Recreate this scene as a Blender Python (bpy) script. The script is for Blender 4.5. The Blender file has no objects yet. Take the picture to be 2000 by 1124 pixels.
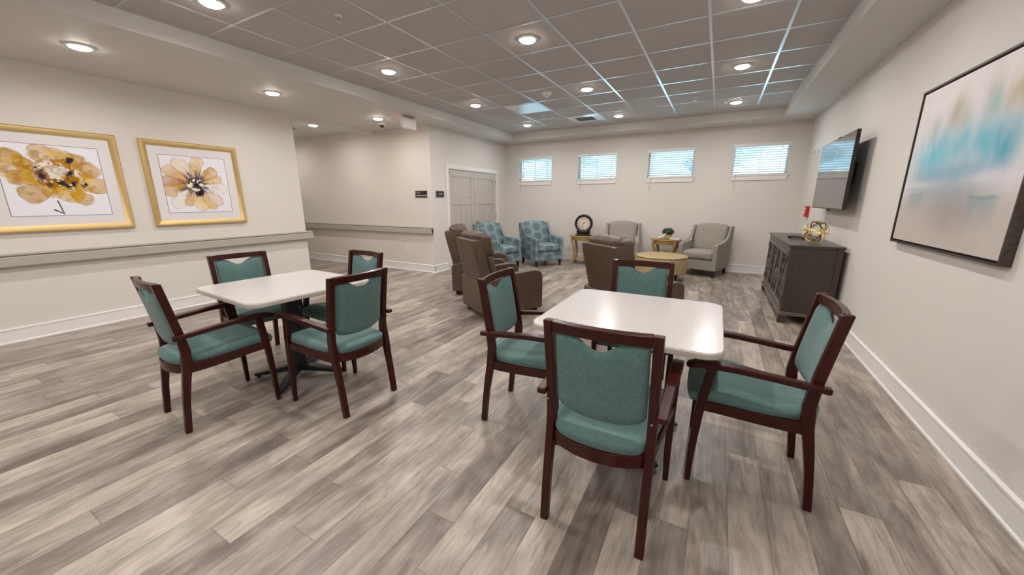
import bpy, bmesh, math, random
import numpy as np
from mathutils import Vector, Matrix, noise as mnoise
random.seed(7)
PI = math.pi
R = math.radians
scene = bpy.context.scene
COL = scene.collection

# ------------------------------------------------------------------ camera
cam_d = bpy.data.cameras.new('camera')
cam = bpy.data.objects.new('camera', cam_d)
COL.objects.link(cam)
cam_d.sensor_fit = 'HORIZONTAL'
cam_d.sensor_width = 36.0
cam_d.lens = 719.9 / 2000.0 * 36.0
cam_d.clip_start = 0.05
YAW, PITCH, ROLL, CAMH = 0.5011, -0.2330, -0.0026, 1.417
_f = Vector((-math.sin(YAW) * math.cos(PITCH), math.cos(YAW) * math.cos(PITCH), math.sin(PITCH)))
_r = Vector((math.cos(YAW), math.sin(YAW), 0))
_u = _r.cross(_f)
_r2 = _r * math.cos(ROLL) + _u * math.sin(ROLL)
_u2 = -_r * math.sin(ROLL) + _u * math.cos(ROLL)
M = Matrix((_r2, _u2, -_f)).transposed().to_4x4()
M.translation = Vector((0, 0, CAMH))
cam.matrix_world = M
scene.camera = cam

# ------------------------------------------------------------------ view, world, sun
scene.view_settings.view_transform = 'Standard'
scene.view_settings.look = 'None'
scene.view_settings.gamma = 1.0
scene.view_settings.use_curve_mapping = False
scene.view_settings.exposure = 0.0
scene.cycles.max_bounces = 10
scene.cycles.diffuse_bounces = 7
scene.cycles.glossy_bounces = 4
scene.cycles.transparent_max_bounces = 12
scene.cycles.use_denoising = True
scene.cycles.sample_clamp_indirect = 6.0

world = bpy.data.worlds.new('sky')
scene.world = world
world.use_nodes = True
wn = world.node_tree.nodes
wl = world.node_tree.links
wn.clear()
w_out = wn.new('ShaderNodeOutputWorld')
w_bg = wn.new('ShaderNodeBackground')
w_tc = wn.new('ShaderNodeTexCoord')
w_sep = wn.new('ShaderNodeSeparateXYZ')
w_ramp = wn.new('ShaderNodeValToRGB')
w_ramp.color_ramp.elements[0].position = 0.0
w_ramp.color_ramp.elements[0].color = (0.55, 0.82, 1.0, 1)
w_ramp.color_ramp.elements[1].position = 0.7
w_ramp.color_ramp.elements[1].color = (0.36, 0.66, 1.0, 1)
wl.new(w_tc.outputs['Generated'], w_sep.inputs[0])
wl.new(w_sep.outputs['Z'], w_ramp.inputs[0])
wl.new(w_ramp.outputs[0], w_bg.inputs[0])
wl.new(w_bg.outputs[0], w_out.inputs[0])
w_bg.inputs[1].default_value = 2.3

sun_d = bpy.data.lights.new('sun', 'SUN')
sun_d.energy = 130.0
sun_d.angle = R(1.5)
sun_d.color = (1.0, 0.98, 0.94)
sun = bpy.data.objects.new('sun', sun_d)
COL.objects.link(sun)
sun.rotation_euler = (R(16), 0, R(10))
sun.location = (0, 0, 12)

LAMP_W = 13.5          # watts of one recessed lamp
LAMP_COL = (1.0, 0.96, 0.935)
LENS_E = 70.0

# ------------------------------------------------------------------ helpers
def lin(r, g, b):
    def f(c):
        c /= 255.0
        return c / 12.92 if c <= 0.04045 else ((c + 0.055) / 1.055) ** 2.4
    return (f(r), f(g), f(b), 1.0)

class N:
    """small wrapper for node materials"""
    def __init__(s, name, rough=0.6, base=(0.8, 0.8, 0.8, 1), metallic=0.0, spec=0.5, coat=0.0):
        s.m = bpy.data.materials.new(name)
        s.m.use_nodes = True
        s.t = s.m.node_tree
        s.t.nodes.clear()
        s.out = s.t.nodes.new('ShaderNodeOutputMaterial')
        s.b = s.t.nodes.new('ShaderNodeBsdfPrincipled')
        s.t.links.new(s.b.outputs[0], s.out.inputs[0])
        s.b.inputs['Base Color'].default_value = base
        s.b.inputs['Roughness'].default_value = rough
        s.b.inputs['Metallic'].default_value = metallic
        s.b.inputs['Specular IOR Level'].default_value = spec
        s.b.inputs['Coat Weight'].default_value = coat
        s.b.inputs['Coat Roughness'].default_value = 0.15
        s._tc = None
    def n(s, typ, **kw):
        nd = s.t.nodes.new(typ)
        for k, v in kw.items():
            setattr(nd, k, v)
        return nd
    def link(s, a, b):
        s.t.links.new(a, b)
    def tc(s, which='Object'):
        if s._tc is None:
            s._tc = s.n('ShaderNodeTexCoord')
        return s._tc.outputs[which]
    def val(s, sock, v):
        if isinstance(v, (int, float)):
            sock.default_value = v
        elif isinstance(v, tuple):
            sock.default_value = v
        else:
            s.link(v, sock)
    def math(s, op, a, b=0.0, c=0.0):
        nd = s.n('ShaderNodeMath', operation=op)
        s.val(nd.inputs[0], a); s.val(nd.inputs[1], b)
        if len(nd.inputs) > 2: s.val(nd.inputs[2], c)
        return nd.outputs[0]
    def xyz(s, v):
        nd = s.n('ShaderNodeSeparateXYZ'); s.link(v, nd.inputs[0]); return nd.outputs
    def comb(s, x, y, z=0.0):
        nd = s.n('ShaderNodeCombineXYZ')
        s.val(nd.inputs[0], x); s.val(nd.inputs[1], y); s.val(nd.inputs[2], z)
        return nd.outputs[0]
    def noise(s, vec, scale=5.0, detail=3.0, rough=0.5, dist=0.0):
        nd = s.n('ShaderNodeTexNoise')
        s.link(vec, nd.inputs['Vector'])
        nd.inputs['Scale'].default_value = scale
        nd.inputs['Detail'].default_value = detail
        nd.inputs['Roughness'].default_value = rough
        nd.inputs['Distortion'].default_value = dist
        return nd.outputs['Fac']
    def ramp(s, fac, stops, interp='LINEAR'):
        nd = s.n('ShaderNodeValToRGB')
        cr = nd.color_ramp
        cr.interpolation = interp
        while len(cr.elements) < len(stops): cr.elements.new(0.5)
        for e, (p, c) in zip(cr.elements, stops):
            e.position = p; e.color = c
        s.val(nd.inputs[0], fac)
        return nd.outputs[0]
    def mix(s, fac, a, b, mode='MIX'):
        nd = s.n('ShaderNodeMix', data_type='RGBA', blend_type=mode)
        s.val(nd.inputs[0], fac); s.val(nd.inputs[6], a); s.val(nd.inputs[7], b)
        return nd.outputs[2]
    def color(s, c):
        s.val(s.b.inputs['Base Color'], c)
    def rough(s, r):
        s.val(s.b.inputs['Roughness'], r)
    def bump(s, h, strength=0.2, dist=0.01):
        nd = s.n('ShaderNodeBump')
        nd.inputs['Strength'].default_value = strength
        nd.inputs['Distance'].default_value = dist
        s.link(h, nd.inputs['Height'])
        s.link(nd.outputs[0], s.b.inputs['Normal'])
    def emit(s, col, strength):
        s.b.inputs['Emission Color'].default_value = col
        s.b.inputs['Emission Strength'].default_value = strength

def g(v, a=1.0): return (v, v, v, a)

def paint(name, col, rough=0.75, var=0.03, bump=0.05):
    m = N(name, rough)
    f = m.noise(m.tc(), 1.3, 4, 0.6)
    c = col[:3]
    m.color(m.ramp(f, [(0.3, tuple(x * (1 - var) for x in c) + (1,)), (0.7, tuple(min(1, x * (1 + var)) for x in c) + (1,))]))
    if bump:
        m.bump(m.noise(m.tc(), 160, 2), bump, 0.002)
    return m.m

def simple(name, col, rough=0.5, metallic=0.0, spec=0.5, coat=0.0, nscale=40, var=0.06):
    m = N(name, rough, col, metallic, spec, coat)
    f = m.noise(m.tc(), nscale, 3)
    c = col[:3]
    m.color(m.ramp(f, [(0.25, tuple(x * (1 - var) for x in c) + (1,)), (0.75, tuple(min(1, x * (1 + var)) for x in c) + (1,))]))
    return m.m

MAT = {}
MAT['wall'] = paint('wall_paint', (0.70, 0.665, 0.625, 1), 0.7, 0.015)
MAT['wall_hall'] = paint('wall_paint_cream', (0.69, 0.648, 0.59, 1), 0.7, 0.015)
MAT['soffit'] = paint('soffit_paint', (0.66, 0.645, 0.62, 1), 0.62, 0.012)
MAT['trim'] = paint('trim_white', (0.80, 0.785, 0.775, 1), 0.35, 0.01, 0)
MAT['rail'] = simple('handrail_vinyl', lin(176, 170, 160), 0.45, var=0.02)
MAT['doorpaint'] = simple('door_greige', lin(190, 184, 178), 0.38, var=0.015)
MAT['tile'] = None

def make_floor_mat():
    m = N('plank_floor', 0.4)
    x, y, z = m.xyz(m.tc())
    W, L = 0.1545, 1.22
    xs = m.math('DIVIDE', m.math('ADD', x, 30 * W - 0.036), W)
    row = m.math('FLOOR', xs)
    fx = m.math('FRACT', xs)
    wn1 = m.n('ShaderNodeTexWhiteNoise', noise_dimensions='1D'); m.link(row, wn1.inputs['W'])
    ys = m.math('DIVIDE', m.math('ADD', m.math('ADD', y, 20.0), m.math('MULTIPLY', wn1.outputs['Value'], L * 7)), L)
    colm = m.math('FLOOR', ys)
    fy = m.math('FRACT', ys)
    wn2 = m.n('ShaderNodeTexWhiteNoise', noise_dimensions='2D'); m.link(m.comb(row, colm), wn2.inputs['Vector'])
    pid = wn2.outputs['Value']
    # grain coordinates, offset per plank
    off = m.math('MULTIPLY', pid, 37.0)
    g1 = m.noise(m.comb(m.math('MULTIPLY', x, 60.0), m.math('MULTIPLY', y, 4.5), off), 1.0, 7, 0.72, 0.5)
    g2 = m.noise(m.comb(m.math('MULTIPLY', x, 8.0), m.math('MULTIPLY', y, 1.6), off), 1.0, 6, 0.64, 0.9)
    g3 = m.noise(m.comb(m.math('MULTIPLY', x, 240.0), m.math('MULTIPLY', y, 9.0), off), 1.0, 2, 0.6)
    g4 = m.noise(m.comb(m.math('MULTIPLY', x, 3.0), m.math('MULTIPLY', y, 2.4), off), 1.0, 3, 0.6, 0.6)
    # dark ragged streaks
    st = m.noise(m.comb(m.math('MULTIPLY', x, 24.0), m.math('MULTIPLY', y, 2.6), m.math('ADD', off, 9.0)), 1.0, 8, 0.75, 1.0)
    streak = m.ramp(st, [(0.55, g(0)), (0.66, g(1))])
    tone = m.math('ADD', m.math('MULTIPLY', pid, 0.46), m.math('MULTIPLY', m.math('ADD', m.math('MULTIPLY', g2, 1.9), m.math('MULTIPLY', g4, 1.0)), 0.90))
    tone = m.math('SUBTRACT', tone, 1.03)
    c = m.ramp(tone, [(0.0, (0.130, 0.105, 0.090, 1)), (0.28, (0.215, 0.178, 0.155, 1)), (0.55, (0.320, 0.270, 0.232, 1)),
                      (0.8, (0.430, 0.372, 0.318, 1)), (1.0, (0.50, 0.440, 0.378, 1))])
    gr = m.ramp(g1, [(0.32, g(0.72)), (0.50, g(1.0)), (0.72, g(1.12))])
    c = m.mix(1.0, c, gr, 'MULTIPLY')
    c = m.mix(0.5, c, m.ramp(g3, [(0.3, g(0.82)), (0.7, g(1.12))]), 'MULTIPLY')
    c = m.mix(m.math('MULTIPLY', streak, 0.50), c, (0.11, 0.088, 0.075, 1))
    # knots
    vo = m.n('ShaderNodeTexVoronoi', feature='F1')
    m.link(m.comb(m.math('MULTIPLY', x, 5.2), m.math('MULTIPLY', y, 1.35), 0.0), vo.inputs['Vector'])
    vo.inputs['Scale'].default_value = 1.0
    kn = m.ramp(vo.outputs['Distance'], [(0.018, g(1)), (0.045, g(0.25)), (0.10, g(0))])
    c = m.mix(m.math('MULTIPLY', kn, 0.55), c, (0.12, 0.085, 0.06, 1))
    # seams
    ex = m.math('MULTIPLY', m.math('MINIMUM', fx, m.math('SUBTRACT', 1.0, fx)), W)
    ey = m.math('MULTIPLY', m.math('MINIMUM', fy, m.math('SUBTRACT', 1.0, fy)), L)
    e = m.math('MINIMUM', ex, ey)
    seam = m.ramp(e, [(0.0, g(1)), (0.0022, g(0))])
    c = m.mix(m.math('MULTIPLY', seam, 0.55), c, (0.07, 0.055, 0.048, 1))
    m.color(c)
    m.rough(m.ramp(g1, [(0.3, g(0.42)), (0.7, g(0.30))]))
    h = m.math('SUBTRACT', m.math('MULTIPLY', g3, 0.4), seam)
    m.bump(h, 0.12, 0.002)
    return m.m
MAT['floor'] = make_floor_mat()

def make_tile_mat():
    m = N('ceiling_tile', 0.85, spec=0.2)
    f = m.noise(m.tc(), 260, 2, 0.7)
    v = m.noise(m.tc(), 0.8, 2)
    c = m.ramp(v, [(0.3, (0.50, 0.475, 0.465, 1)), (0.7, (0.53, 0.505, 0.49, 1))])
    m.color(m.mix(0.35, c, m.ramp(f, [(0.35, g(0.8)), (0.6, g(1.05))]), 'MULTIPLY'))
    m.bump(f, 0.25, 0.002)
    return m.m
MAT['tile'] = make_tile_mat()
MAT['grid'] = simple('grid_metal', (0.56, 0.59, 0.62, 1), 0.33, 0.45, 1.0, coat=0.6, var=0.01)
MAT['vent'] = simple('vent_metal', (0.74, 0.78, 0.80, 1), 0.25, 0.2, 0.8, var=0.01)

def make_wood(name, dark, light, scale=1.0, rough=0.3, coat=0.35, axis='z', spec=0.5):
    m = N(name, rough, coat=coat, spec=spec)
    x, y, z = m.xyz(m.tc())
    k = {'x': (3, 60, 60), 'y': (60, 3, 60), 'z': (60, 60, 3)}[axis]
    v = m.comb(m.math('MULTIPLY', x, k[0] * scale), m.math('MULTIPLY', y, k[1] * scale), m.math('MULTIPLY', z, k[2] * scale))
    f = m.noise(v, 1.0, 4, 0.6, 0.4)
    m.color(m.ramp(f, [(0.3, dark), (0.7, light)]))
    m.bump(f, 0.04, 0.001)
    return m.m
MAT['mahogany'] = make_wood('mahogany', (0.021, 0.0020, 0.0013, 1), (0.050, 0.0046, 0.0028, 1), rough=0.30, coat=0.10, spec=0.30)
MAT['cabinet'] = make_wood('grey_brown_oak', (0.028, 0.019, 0.015, 1), (0.046, 0.033, 0.027, 1), rough=0.33, coat=0.2, axis='z')
MAT['cabinet_face'] = make_wood('grey_brown_oak_face', (0.095, 0.077, 0.067, 1), (0.140, 0.116, 0.101, 1), rough=0.35, coat=0.15, axis='z')
MAT['darkleg'] = make_wood('espresso_leg', (0.012, 0.004, 0.003, 1), (0.03, 0.009, 0.006, 1), rough=0.3, coat=0.3)
MAT['goldwood'] = make_wood('honey_wood', (0.33, 0.205, 0.07, 1), (0.46, 0.31, 0.12, 1), rough=0.3, coat=0.3, axis='x')
MAT['frame_brown'] = make_wood('distressed_brown', (0.022, 0.014, 0.011, 1), (0.075, 0.052, 0.042, 1), rough=0.45, coat=0.0, axis='y', scale=0.6)

def make_fabric(name, dark, light, weave=900, rough=0.85, mot=60):
    m = N(name, rough, spec=0.25)
    m.b.inputs['Sheen Weight'].default_value = 0.15
    x, y, z = m.xyz(m.tc())
    a = m.noise(m.tc(), weave, 2, 0.7)
    bnoise = m.noise(m.tc(), mot, 4, 0.7)
    f = m.math('ADD', m.math('MULTIPLY', a, 0.6), m.math('MULTIPLY', bnoise, 0.4))
    m.color(m.ramp(f, [(0.36, dark), (0.64, light)]))
    m.bump(a, 0.35, 0.0015)
    return m.m
MAT['teal'] = make_fabric('teal_fabric', (0.060, 0.118, 0.113, 1), (0.125, 0.215, 0.207, 1), 420)
def make_grey_fabric():
    m = N('grey_chenille', 0.9, spec=0.2)
    x, y, z = m.xyz(m.tc())
    f = m.noise(m.comb(m.math('MULTIPLY', x, 170), m.math('MULTIPLY', y, 170), m.math('MULTIPLY', z, 45)), 1.0, 4, 0.7)
    m.color(m.ramp(f, [(0.36, (0.20, 0.18, 0.155, 1)), (0.62, (0.40, 0.37, 0.325, 1))]))
    m.bump(f, 0.3, 0.003)
    return m.m
MAT['greyfab'] = make_grey_fabric()

def make_medallion():
    m = N('medallion_fabric', 0.85, spec=0.2)
    uv = m.n('ShaderNodeUVMap'); uv.uv_map = 'UVMap'
    u, v, _ = m.xyz(uv.outputs[0])
    CW = 0.235
    us = m.math('DIVIDE', u, CW); vs0 = m.math('DIVIDE', v, CW * 0.92)
    coln = m.math('FLOOR', us)
    par = m.math('MULTIPLY', m.math('FRACT', m.math('MULTIPLY', coln, 0.5)), 1.0)
    vs = m.math('ADD', vs0, par)
    fu = m.math('SUBTRACT', m.math('FRACT', us), 0.5)
    fv = m.math('SUBTRACT', m.math('FRACT', vs), 0.5)
    r = m.math('SQRT', m.math('ADD', m.math('MULTIPLY', fu, fu), m.math('MULTIPLY', fv, fv)))
    th = m.math('ARCTAN2', fv, fu)
    s12 = m.math('SINE', m.math('MULTIPLY', th, 12.0))
    s6 = m.math('COSINE', m.math('MULTIPLY', th, 12.0))
    # petal ring outlines : |r - (R0 + a*|sin|)| < w
    def ring(R0, amp, w, s):
        rr = m.math('ADD', m.math('MULTIPLY', m.math('ABSOLUTE', s), amp), R0)
        d = m.math('ABSOLUTE', m.math('SUBTRACT', r, rr))
        return m.math('LESS_THAN', d, w)
    a = ring(0.27, 0.16, 0.026, m.math('SINE', m.math('MULTIPLY', th, 6.0)))
    b = ring(0.20, 0.09, 0.022, m.math('COSINE', m.math('MULTIPLY', th, 6.0)))
    c = ring(0.085, 0.03, 0.025, m.math('SINE', m.math('MULTIPLY', th, 4.0)))
    # dots on the ring
    d1 = m.math('MULTIPLY', m.math('LESS_THAN', m.math('ABSOLUTE', m.math('SUBTRACT', r, 0.305)), 0.035), m.math('GREATER_THAN', s6, 0.35))
    d2 = m.math('MULTIPLY', m.math('LESS_THAN', m.math('ABSOLUTE', m.math('SUBTRACT', r, 0.165)), 0.03), m.math('GREATER_THAN', s12, 0.1))
    sp_ = m.math('MULTIPLY', m.math('LESS_THAN', m.math('ABSOLUTE', m.math('SINE', m.math('MULTIPLY', th, 8.0))), 0.26), m.math('MULTIPLY', m.math('GREATER_THAN', r, 0.13), m.math('LESS_THAN', r, 0.31)))
    a = m.math('MAXIMUM', a, sp_)
    k = m.math('MAXIMUM', m.math('MAXIMUM', a, b), m.math('MAXIMUM', c, m.math('MAXIMUM', d1, d2)))
    n1 = m.noise(m.tc(), 420, 2, 0.7)
    base = m.ramp(n1, [(0.35, (0.17, 0.245, 0.275, 1)), (0.65, (0.27, 0.355, 0.38, 1))])
    m.color(m.mix(m.math('MULTIPLY', k, 0.85), base, (0.014, 0.020, 0.032, 1)))
    m.bump(n1, 0.3, 0.0015)
    return m.m
MAT['medallion'] = make_medallion()

def make_leather(name, dark, light, rough=0.42):
    m = N(name, rough, spec=0.5)
    f = m.noise(m.tc(), 7, 5, 0.6)
    fine = m.n('ShaderNodeTexVoronoi'); m.link(m.tc(), fine.inputs['Vector']); fine.inputs['Scale'].default_value = 320
    wr = m.noise(m.tc(), 12, 3, 0.5, 1.2)
    m.color(m.ramp(f, [(0.3, dark), (0.7, light)]))
    h = m.math('ADD', m.math('MULTIPLY', fine.outputs['Distance'], 0.12), wr)
    m.bump(h, 0.18, 0.008)
    return m.m
MAT['leather'] = make_leather('taupe_leather', (0.066, 0.040, 0.026, 1), (0.096, 0.061, 0.041, 1))
MAT['ottoman'] = make_leather('mustard_vinyl', (0.38, 0.28, 0.135, 1), (0.44, 0.33, 0.165, 1), 0.5)
MAT['piping'] = simple('piping_dark', (0.05, 0.035, 0.02, 1), 0.6)
MAT['piping_seam'] = simple('seam_dark', (0.09, 0.08, 0.07, 1), 0.8)
MAT['black'] = simple('black_plastic', (0.012, 0.012, 0.013, 1), 0.35)
MAT['ironblack'] = simple('black_iron', (0.016, 0.018, 0.024, 1), 0.38, 0.2)
MAT['laminate'] = simple('laminate_white', lin(192, 187, 184), 0.22, spec=0.5, nscale=6, var=0.01)
MAT['table_edge'] = simple('laminate_edge', lin(182, 175, 165), 0.4, nscale=20, var=0.02)
MAT['chrome'] = simple('brushed_nickel', (0.62, 0.58, 0.53, 1), 0.28, 1.0, var=0.03)
MAT['gold'] = simple('gold_metal', (0.83, 0.60, 0.18, 1), 0.18, 1.0, var=0.08)
MAT['goldleaf'] = simple('gold_leaf_frame', (0.70, 0.50, 0.22, 1), 0.36, 0.75, var=0.12, nscale=90)
MAT['whiteplastic'] = simple('white_plastic', (0.80, 0.79, 0.77, 1), 0.4, var=0.01)
MAT['red'] = simple('red_plastic', (0.55, 0.02, 0.02, 1), 0.35, var=0.02)
MAT['screen'] = simple('tv_screen', (0.012, 0.013, 0.015, 1), 0.045, 0.0, 1.0, coat=0.6, var=0.0)
MAT['clockface'] = simple('clock_face', lin(214, 200, 184), 0.5, var=0.04, nscale=12)
MAT['clockwood'] = simple('clock_case', (0.016, 0.010, 0.009, 1), 0.35, var=0.3)
MAT['leafgreen'] = simple('boxwood_leaf', (0.022, 0.05, 0.012, 1), 0.5, var=0.6, nscale=25)
MAT['wicker'] = simple('wicker', lin(196, 165, 120), 0.7, var=0.25, nscale=60)
MAT['cream'] = simple('cream_ceramic', lin(222, 208, 186), 0.45, var=0.03)
MAT['paperwhite'] = simple('paper_white', lin(226, 228, 232), 0.5, var=0.01)
MAT['paperblue'] = simple('paper_blue', lin(120, 160, 195), 0.45, var=0.03)
MAT['signbrown'] = simple('sign_brown', (0.022, 0.012, 0.009, 1), 0.4, var=0.05)
MAT['signgrey'] = simple('sign_charcoal', (0.026, 0.024, 0.026, 1), 0.4, var=0.05)
MAT['signplate'] = simple('sign_plate', lin(168, 158, 148), 0.4, 0.3, var=0.02)
MAT['matboard'] = simple('mat_board', lin(222, 218, 220), 0.7, var=0.005)
MAT['blind'] = simple('blind_white', (0.80, 0.82, 0.82, 1), 0.4, var=0.01)
def make_glass():
    m = N('window_glass', 0.02)
    gl = m.n('ShaderNodeBsdfGlossy'); gl.inputs['Roughness'].default_value = 0.01
    tr = m.n('ShaderNodeBsdfTransparent'); tr.inputs[0].default_value = (0.93, 0.99, 0.99, 1)
    fr = m.n('ShaderNodeFresnel'); fr.inputs[0].default_value = 1.45
    mx = m.n('ShaderNodeMixShader')
    m.link(fr.outputs[0], mx.inputs[0]); m.link(tr.outputs[0], mx.inputs[1]); m.link(gl.outputs[0], mx.inputs[2])
    m.link(mx.outputs[0], m.out.inputs[0])
    return m.m
MAT['glass'] = make_glass()
def emis(name, col, e):
    m = N(name, 0.5, (0.9, 0.9, 0.9, 1))
    m.emit(col, e)
    f = m.noise(m.tc(), 5)
    m.color(m.ramp(f, [(0, g(0.9)), (1, g(0.92))]))
    return m.m
MAT['lens'] = emis('lamp_lens', (1.0, 0.93, 0.84, 1), LENS_E)
MAT['redglow'] = emis('exit_red', (1.0, 0.06, 0.03, 1), 2.5)
def vcol_mat(name, rough=0.5, spec=0.4):
    m = N(name, rough, spec=spec)
    a = m.n('ShaderNodeVertexColor'); a.layer_name = 'paint'
    m.link(a.outputs[0], m.b.inputs['Base Color'])
    return m
_m = vcol_mat('print_paper', 0.25); MAT['print'] = _m.m
_m = vcol_mat('canvas_paint', 0.55); _m.bump(_m.noise(_m.tc(), 60, 4, 0.7), 0.25, 0.003); MAT['canvas'] = _m.m
MAT['siding'] = None
def make_siding():
    m = N('white_siding', 0.6)
    x, y, z = m.xyz(m.tc())
    f = m.math('FRACT', m.math('MULTIPLY', z, 7.0))
    m.color(m.ramp(f, [(0.0, g(0.09)), (0.12, (0.19, 0.23, 0.245, 1)), (1.0, (0.23, 0.26, 0.27, 1))]))
    return m.m
MAT['siding'] = make_siding()
MAT['shingle'] = simple('roof_shingle', (0.035, 0.04, 0.045, 1), 0.8, var=0.3, nscale=12)
MAT['bounce_ground'] = simple('blue_bounce_ground', (0.50, 0.76, 0.90, 1), 0.8, var=0.05, nscale=3)  # blue tint chosen so bounced sunlight colours the ceiling
MAT['treegreen'] = simple('tree_green', (0.045, 0.06, 0.05, 1), 0.8, var=0.4, nscale=8)
MAT['darkglass'] = simple('dark_window', (0.03, 0.035, 0.04, 1), 0.1)

# ---- mesh building
def bx(bm, x0, x1, y0, y1, z0, z1):
    v = [bm.verts.new((x, y, z)) for z in (z0, z1) for (x, y) in ((x0, y0), (x1, y0), (x1, y1), (x0, y1))]
    for f in ((3, 2, 1, 0), (4, 5, 6, 7), (0, 1, 5, 4), (1, 2, 6, 5), (2, 3, 7, 6), (3, 0, 4, 7)):
        bm.faces.new([v[i] for i in f])
    return v

def loft(bm, rings, closed=True, cap=True):
    vr = [[bm.verts.new(p) for p in r] for r in rings]
    n = len(vr[0])
    for a, b in zip(vr[:-1], vr[1:]):
        for i in range(n if closed else n - 1):
            j = (i + 1) % n
            bm.faces.new((a[i], a[j], b[j], b[i]))
    if cap:
        bm.faces.new(vr[0][::-1]); bm.faces.new(vr[-1])
    return vr

def prism_x(bm, poly, x0, x1, dx0=0, taper=None):
    """polygon in (y,z) extruded along x"""
    loft(bm, [[(x0, p[0], p[1]) for p in poly], [(x1, p[0], p[1]) for p in poly]])
def prism_y(bm, poly, y0, y1):
    loft(bm, [[(p[0], y0, p[1]) for p in poly], [(p[0], y1, p[1]) for p in poly]])
def prism_z(bm, poly, z0, z1):
    loft(bm, [[(p[0], p[1], z0) for p in poly], [(p[0], p[1], z1) for p in poly]])

def sweep(bm, path, w, h, up=(0, 0, 1), closed=False):
    """rectangular bar along a path; w lateral, h along up (numbers or lists)"""
    P = [Vector(p) for p in path]; n = len(P); up = Vector(up)
    rings = []
    for i, p in enumerate(P):
        if closed: t = P[(i + 1) % n] - P[i - 1]
        else: t = P[min(i + 1, n - 1)] - P[max(i - 1, 0)]
        t.normalize()
        s = t.cross(up); s.normalize(); uu = s.cross(t)
        ww = w[i] if isinstance(w, (list, tuple)) else w
        hh = h[i] if isinstance(h, (list, tuple)) else h
        rings.append([p + s * (a * ww / 2) + uu * (b * hh / 2) for a, b in ((-1, -1), (1, -1), (1, 1), (-1, 1))])
    if closed:
        rings.append(rings[0]); loft(bm, rings, cap=False)
        bmesh.ops.remove_doubles(bm, verts=bm.verts, dist=1e-6)
    else: loft(bm, rings)

def tube(bm, path, r, seg=8, closed=False):
    P = [Vector(p) for p in path]; n = len(P); rings = []
    prev = None
    for i, p in enumerate(P):
        if closed: t = P[(i + 1) % n] - P[i - 1]
        else: t = P[min(i + 1, n - 1)] - P[max(i - 1, 0)]
        t.normalize()
        if prev is None:
            a = Vector((0, 0, 1)) if abs(t.z) < 0.9 else Vector((1, 0, 0))
            s = t.cross(a).normalized()
        else:
            s = (prev - t * prev.dot(t)).normalized()
        prev = s; q = t.cross(s)
        rr = r[i] if isinstance(r, (list, tuple)) else r
        rings.append([p + (s * math.cos(2 * PI * k / seg) + q * math.sin(2 * PI * k / seg)) * rr for k in range(seg)])
    if closed: rings.append(rings[0]); loft(bm, rings, cap=False)
    else: loft(bm, rings)

def lathe(bm, prof, seg=24, c=(0, 0), sx=1, sy=1):
    """profile (r,z) revolved around z"""
    rings = [[(c[0] + max(r, 1e-4) * math.cos(2 * PI * k / seg) * sx, c[1] + max(r, 1e-4) * math.sin(2 * PI * k / seg) * sy, z) for k in range(seg)] for r, z in prof]
    loft(bm, rings)

def lathe_axis(bm, prof, o, axis, seg=20):
    a = Vector(axis).normalized()
    t = Vector((0, 0, 1)) if abs(a.z) < 0.9 else Vector((1, 0, 0))
    s = a.cross(t).normalized(); q = a.cross(s); o = Vector(o)
    loft(bm, [[o + a * z + (s * math.cos(2 * PI * k / seg) + q * math.sin(2 * PI * k / seg)) * max(r, 1e-4) for k in range(seg)] for r, z in prof])

def rrect(x0, x1, y0, y1, r, seg=6):
    pts = []
    for cx, cy, a0 in ((x1 - r, y1 - r, 0), (x0 + r, y1 - r, 90), (x0 + r, y0 + r, 180), (x1 - r, y0 + r, 270)):
        for k in range(seg + 1):
            a = R(a0 + 90 * k / seg)
            pts.append((cx + r * math.cos(a), cy + r * math.sin(a)))
    return pts

def pad(bm, outline, layers, dome=None):
    """outline (x,y); layers of (inset, z); inset moves points toward centroid by distance"""
    cx = sum(p[0] for p in outline) / len(outline); cy = sum(p[1] for p in outline) / len(outline)
    rings = []
    for ins, z in layers:
        ring = []
        for x, y in outline:
            dx, dy = cx - x, cy - y; L = math.hypot(dx, dy); k = min(ins / L, 0.98)
            zz = z + (dome(x + dx * k, y + dy * k) if dome else 0)
            ring.append((x + dx * k, y + dy * k, zz))
        rings.append(ring)
    loft(bm, rings)

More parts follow.
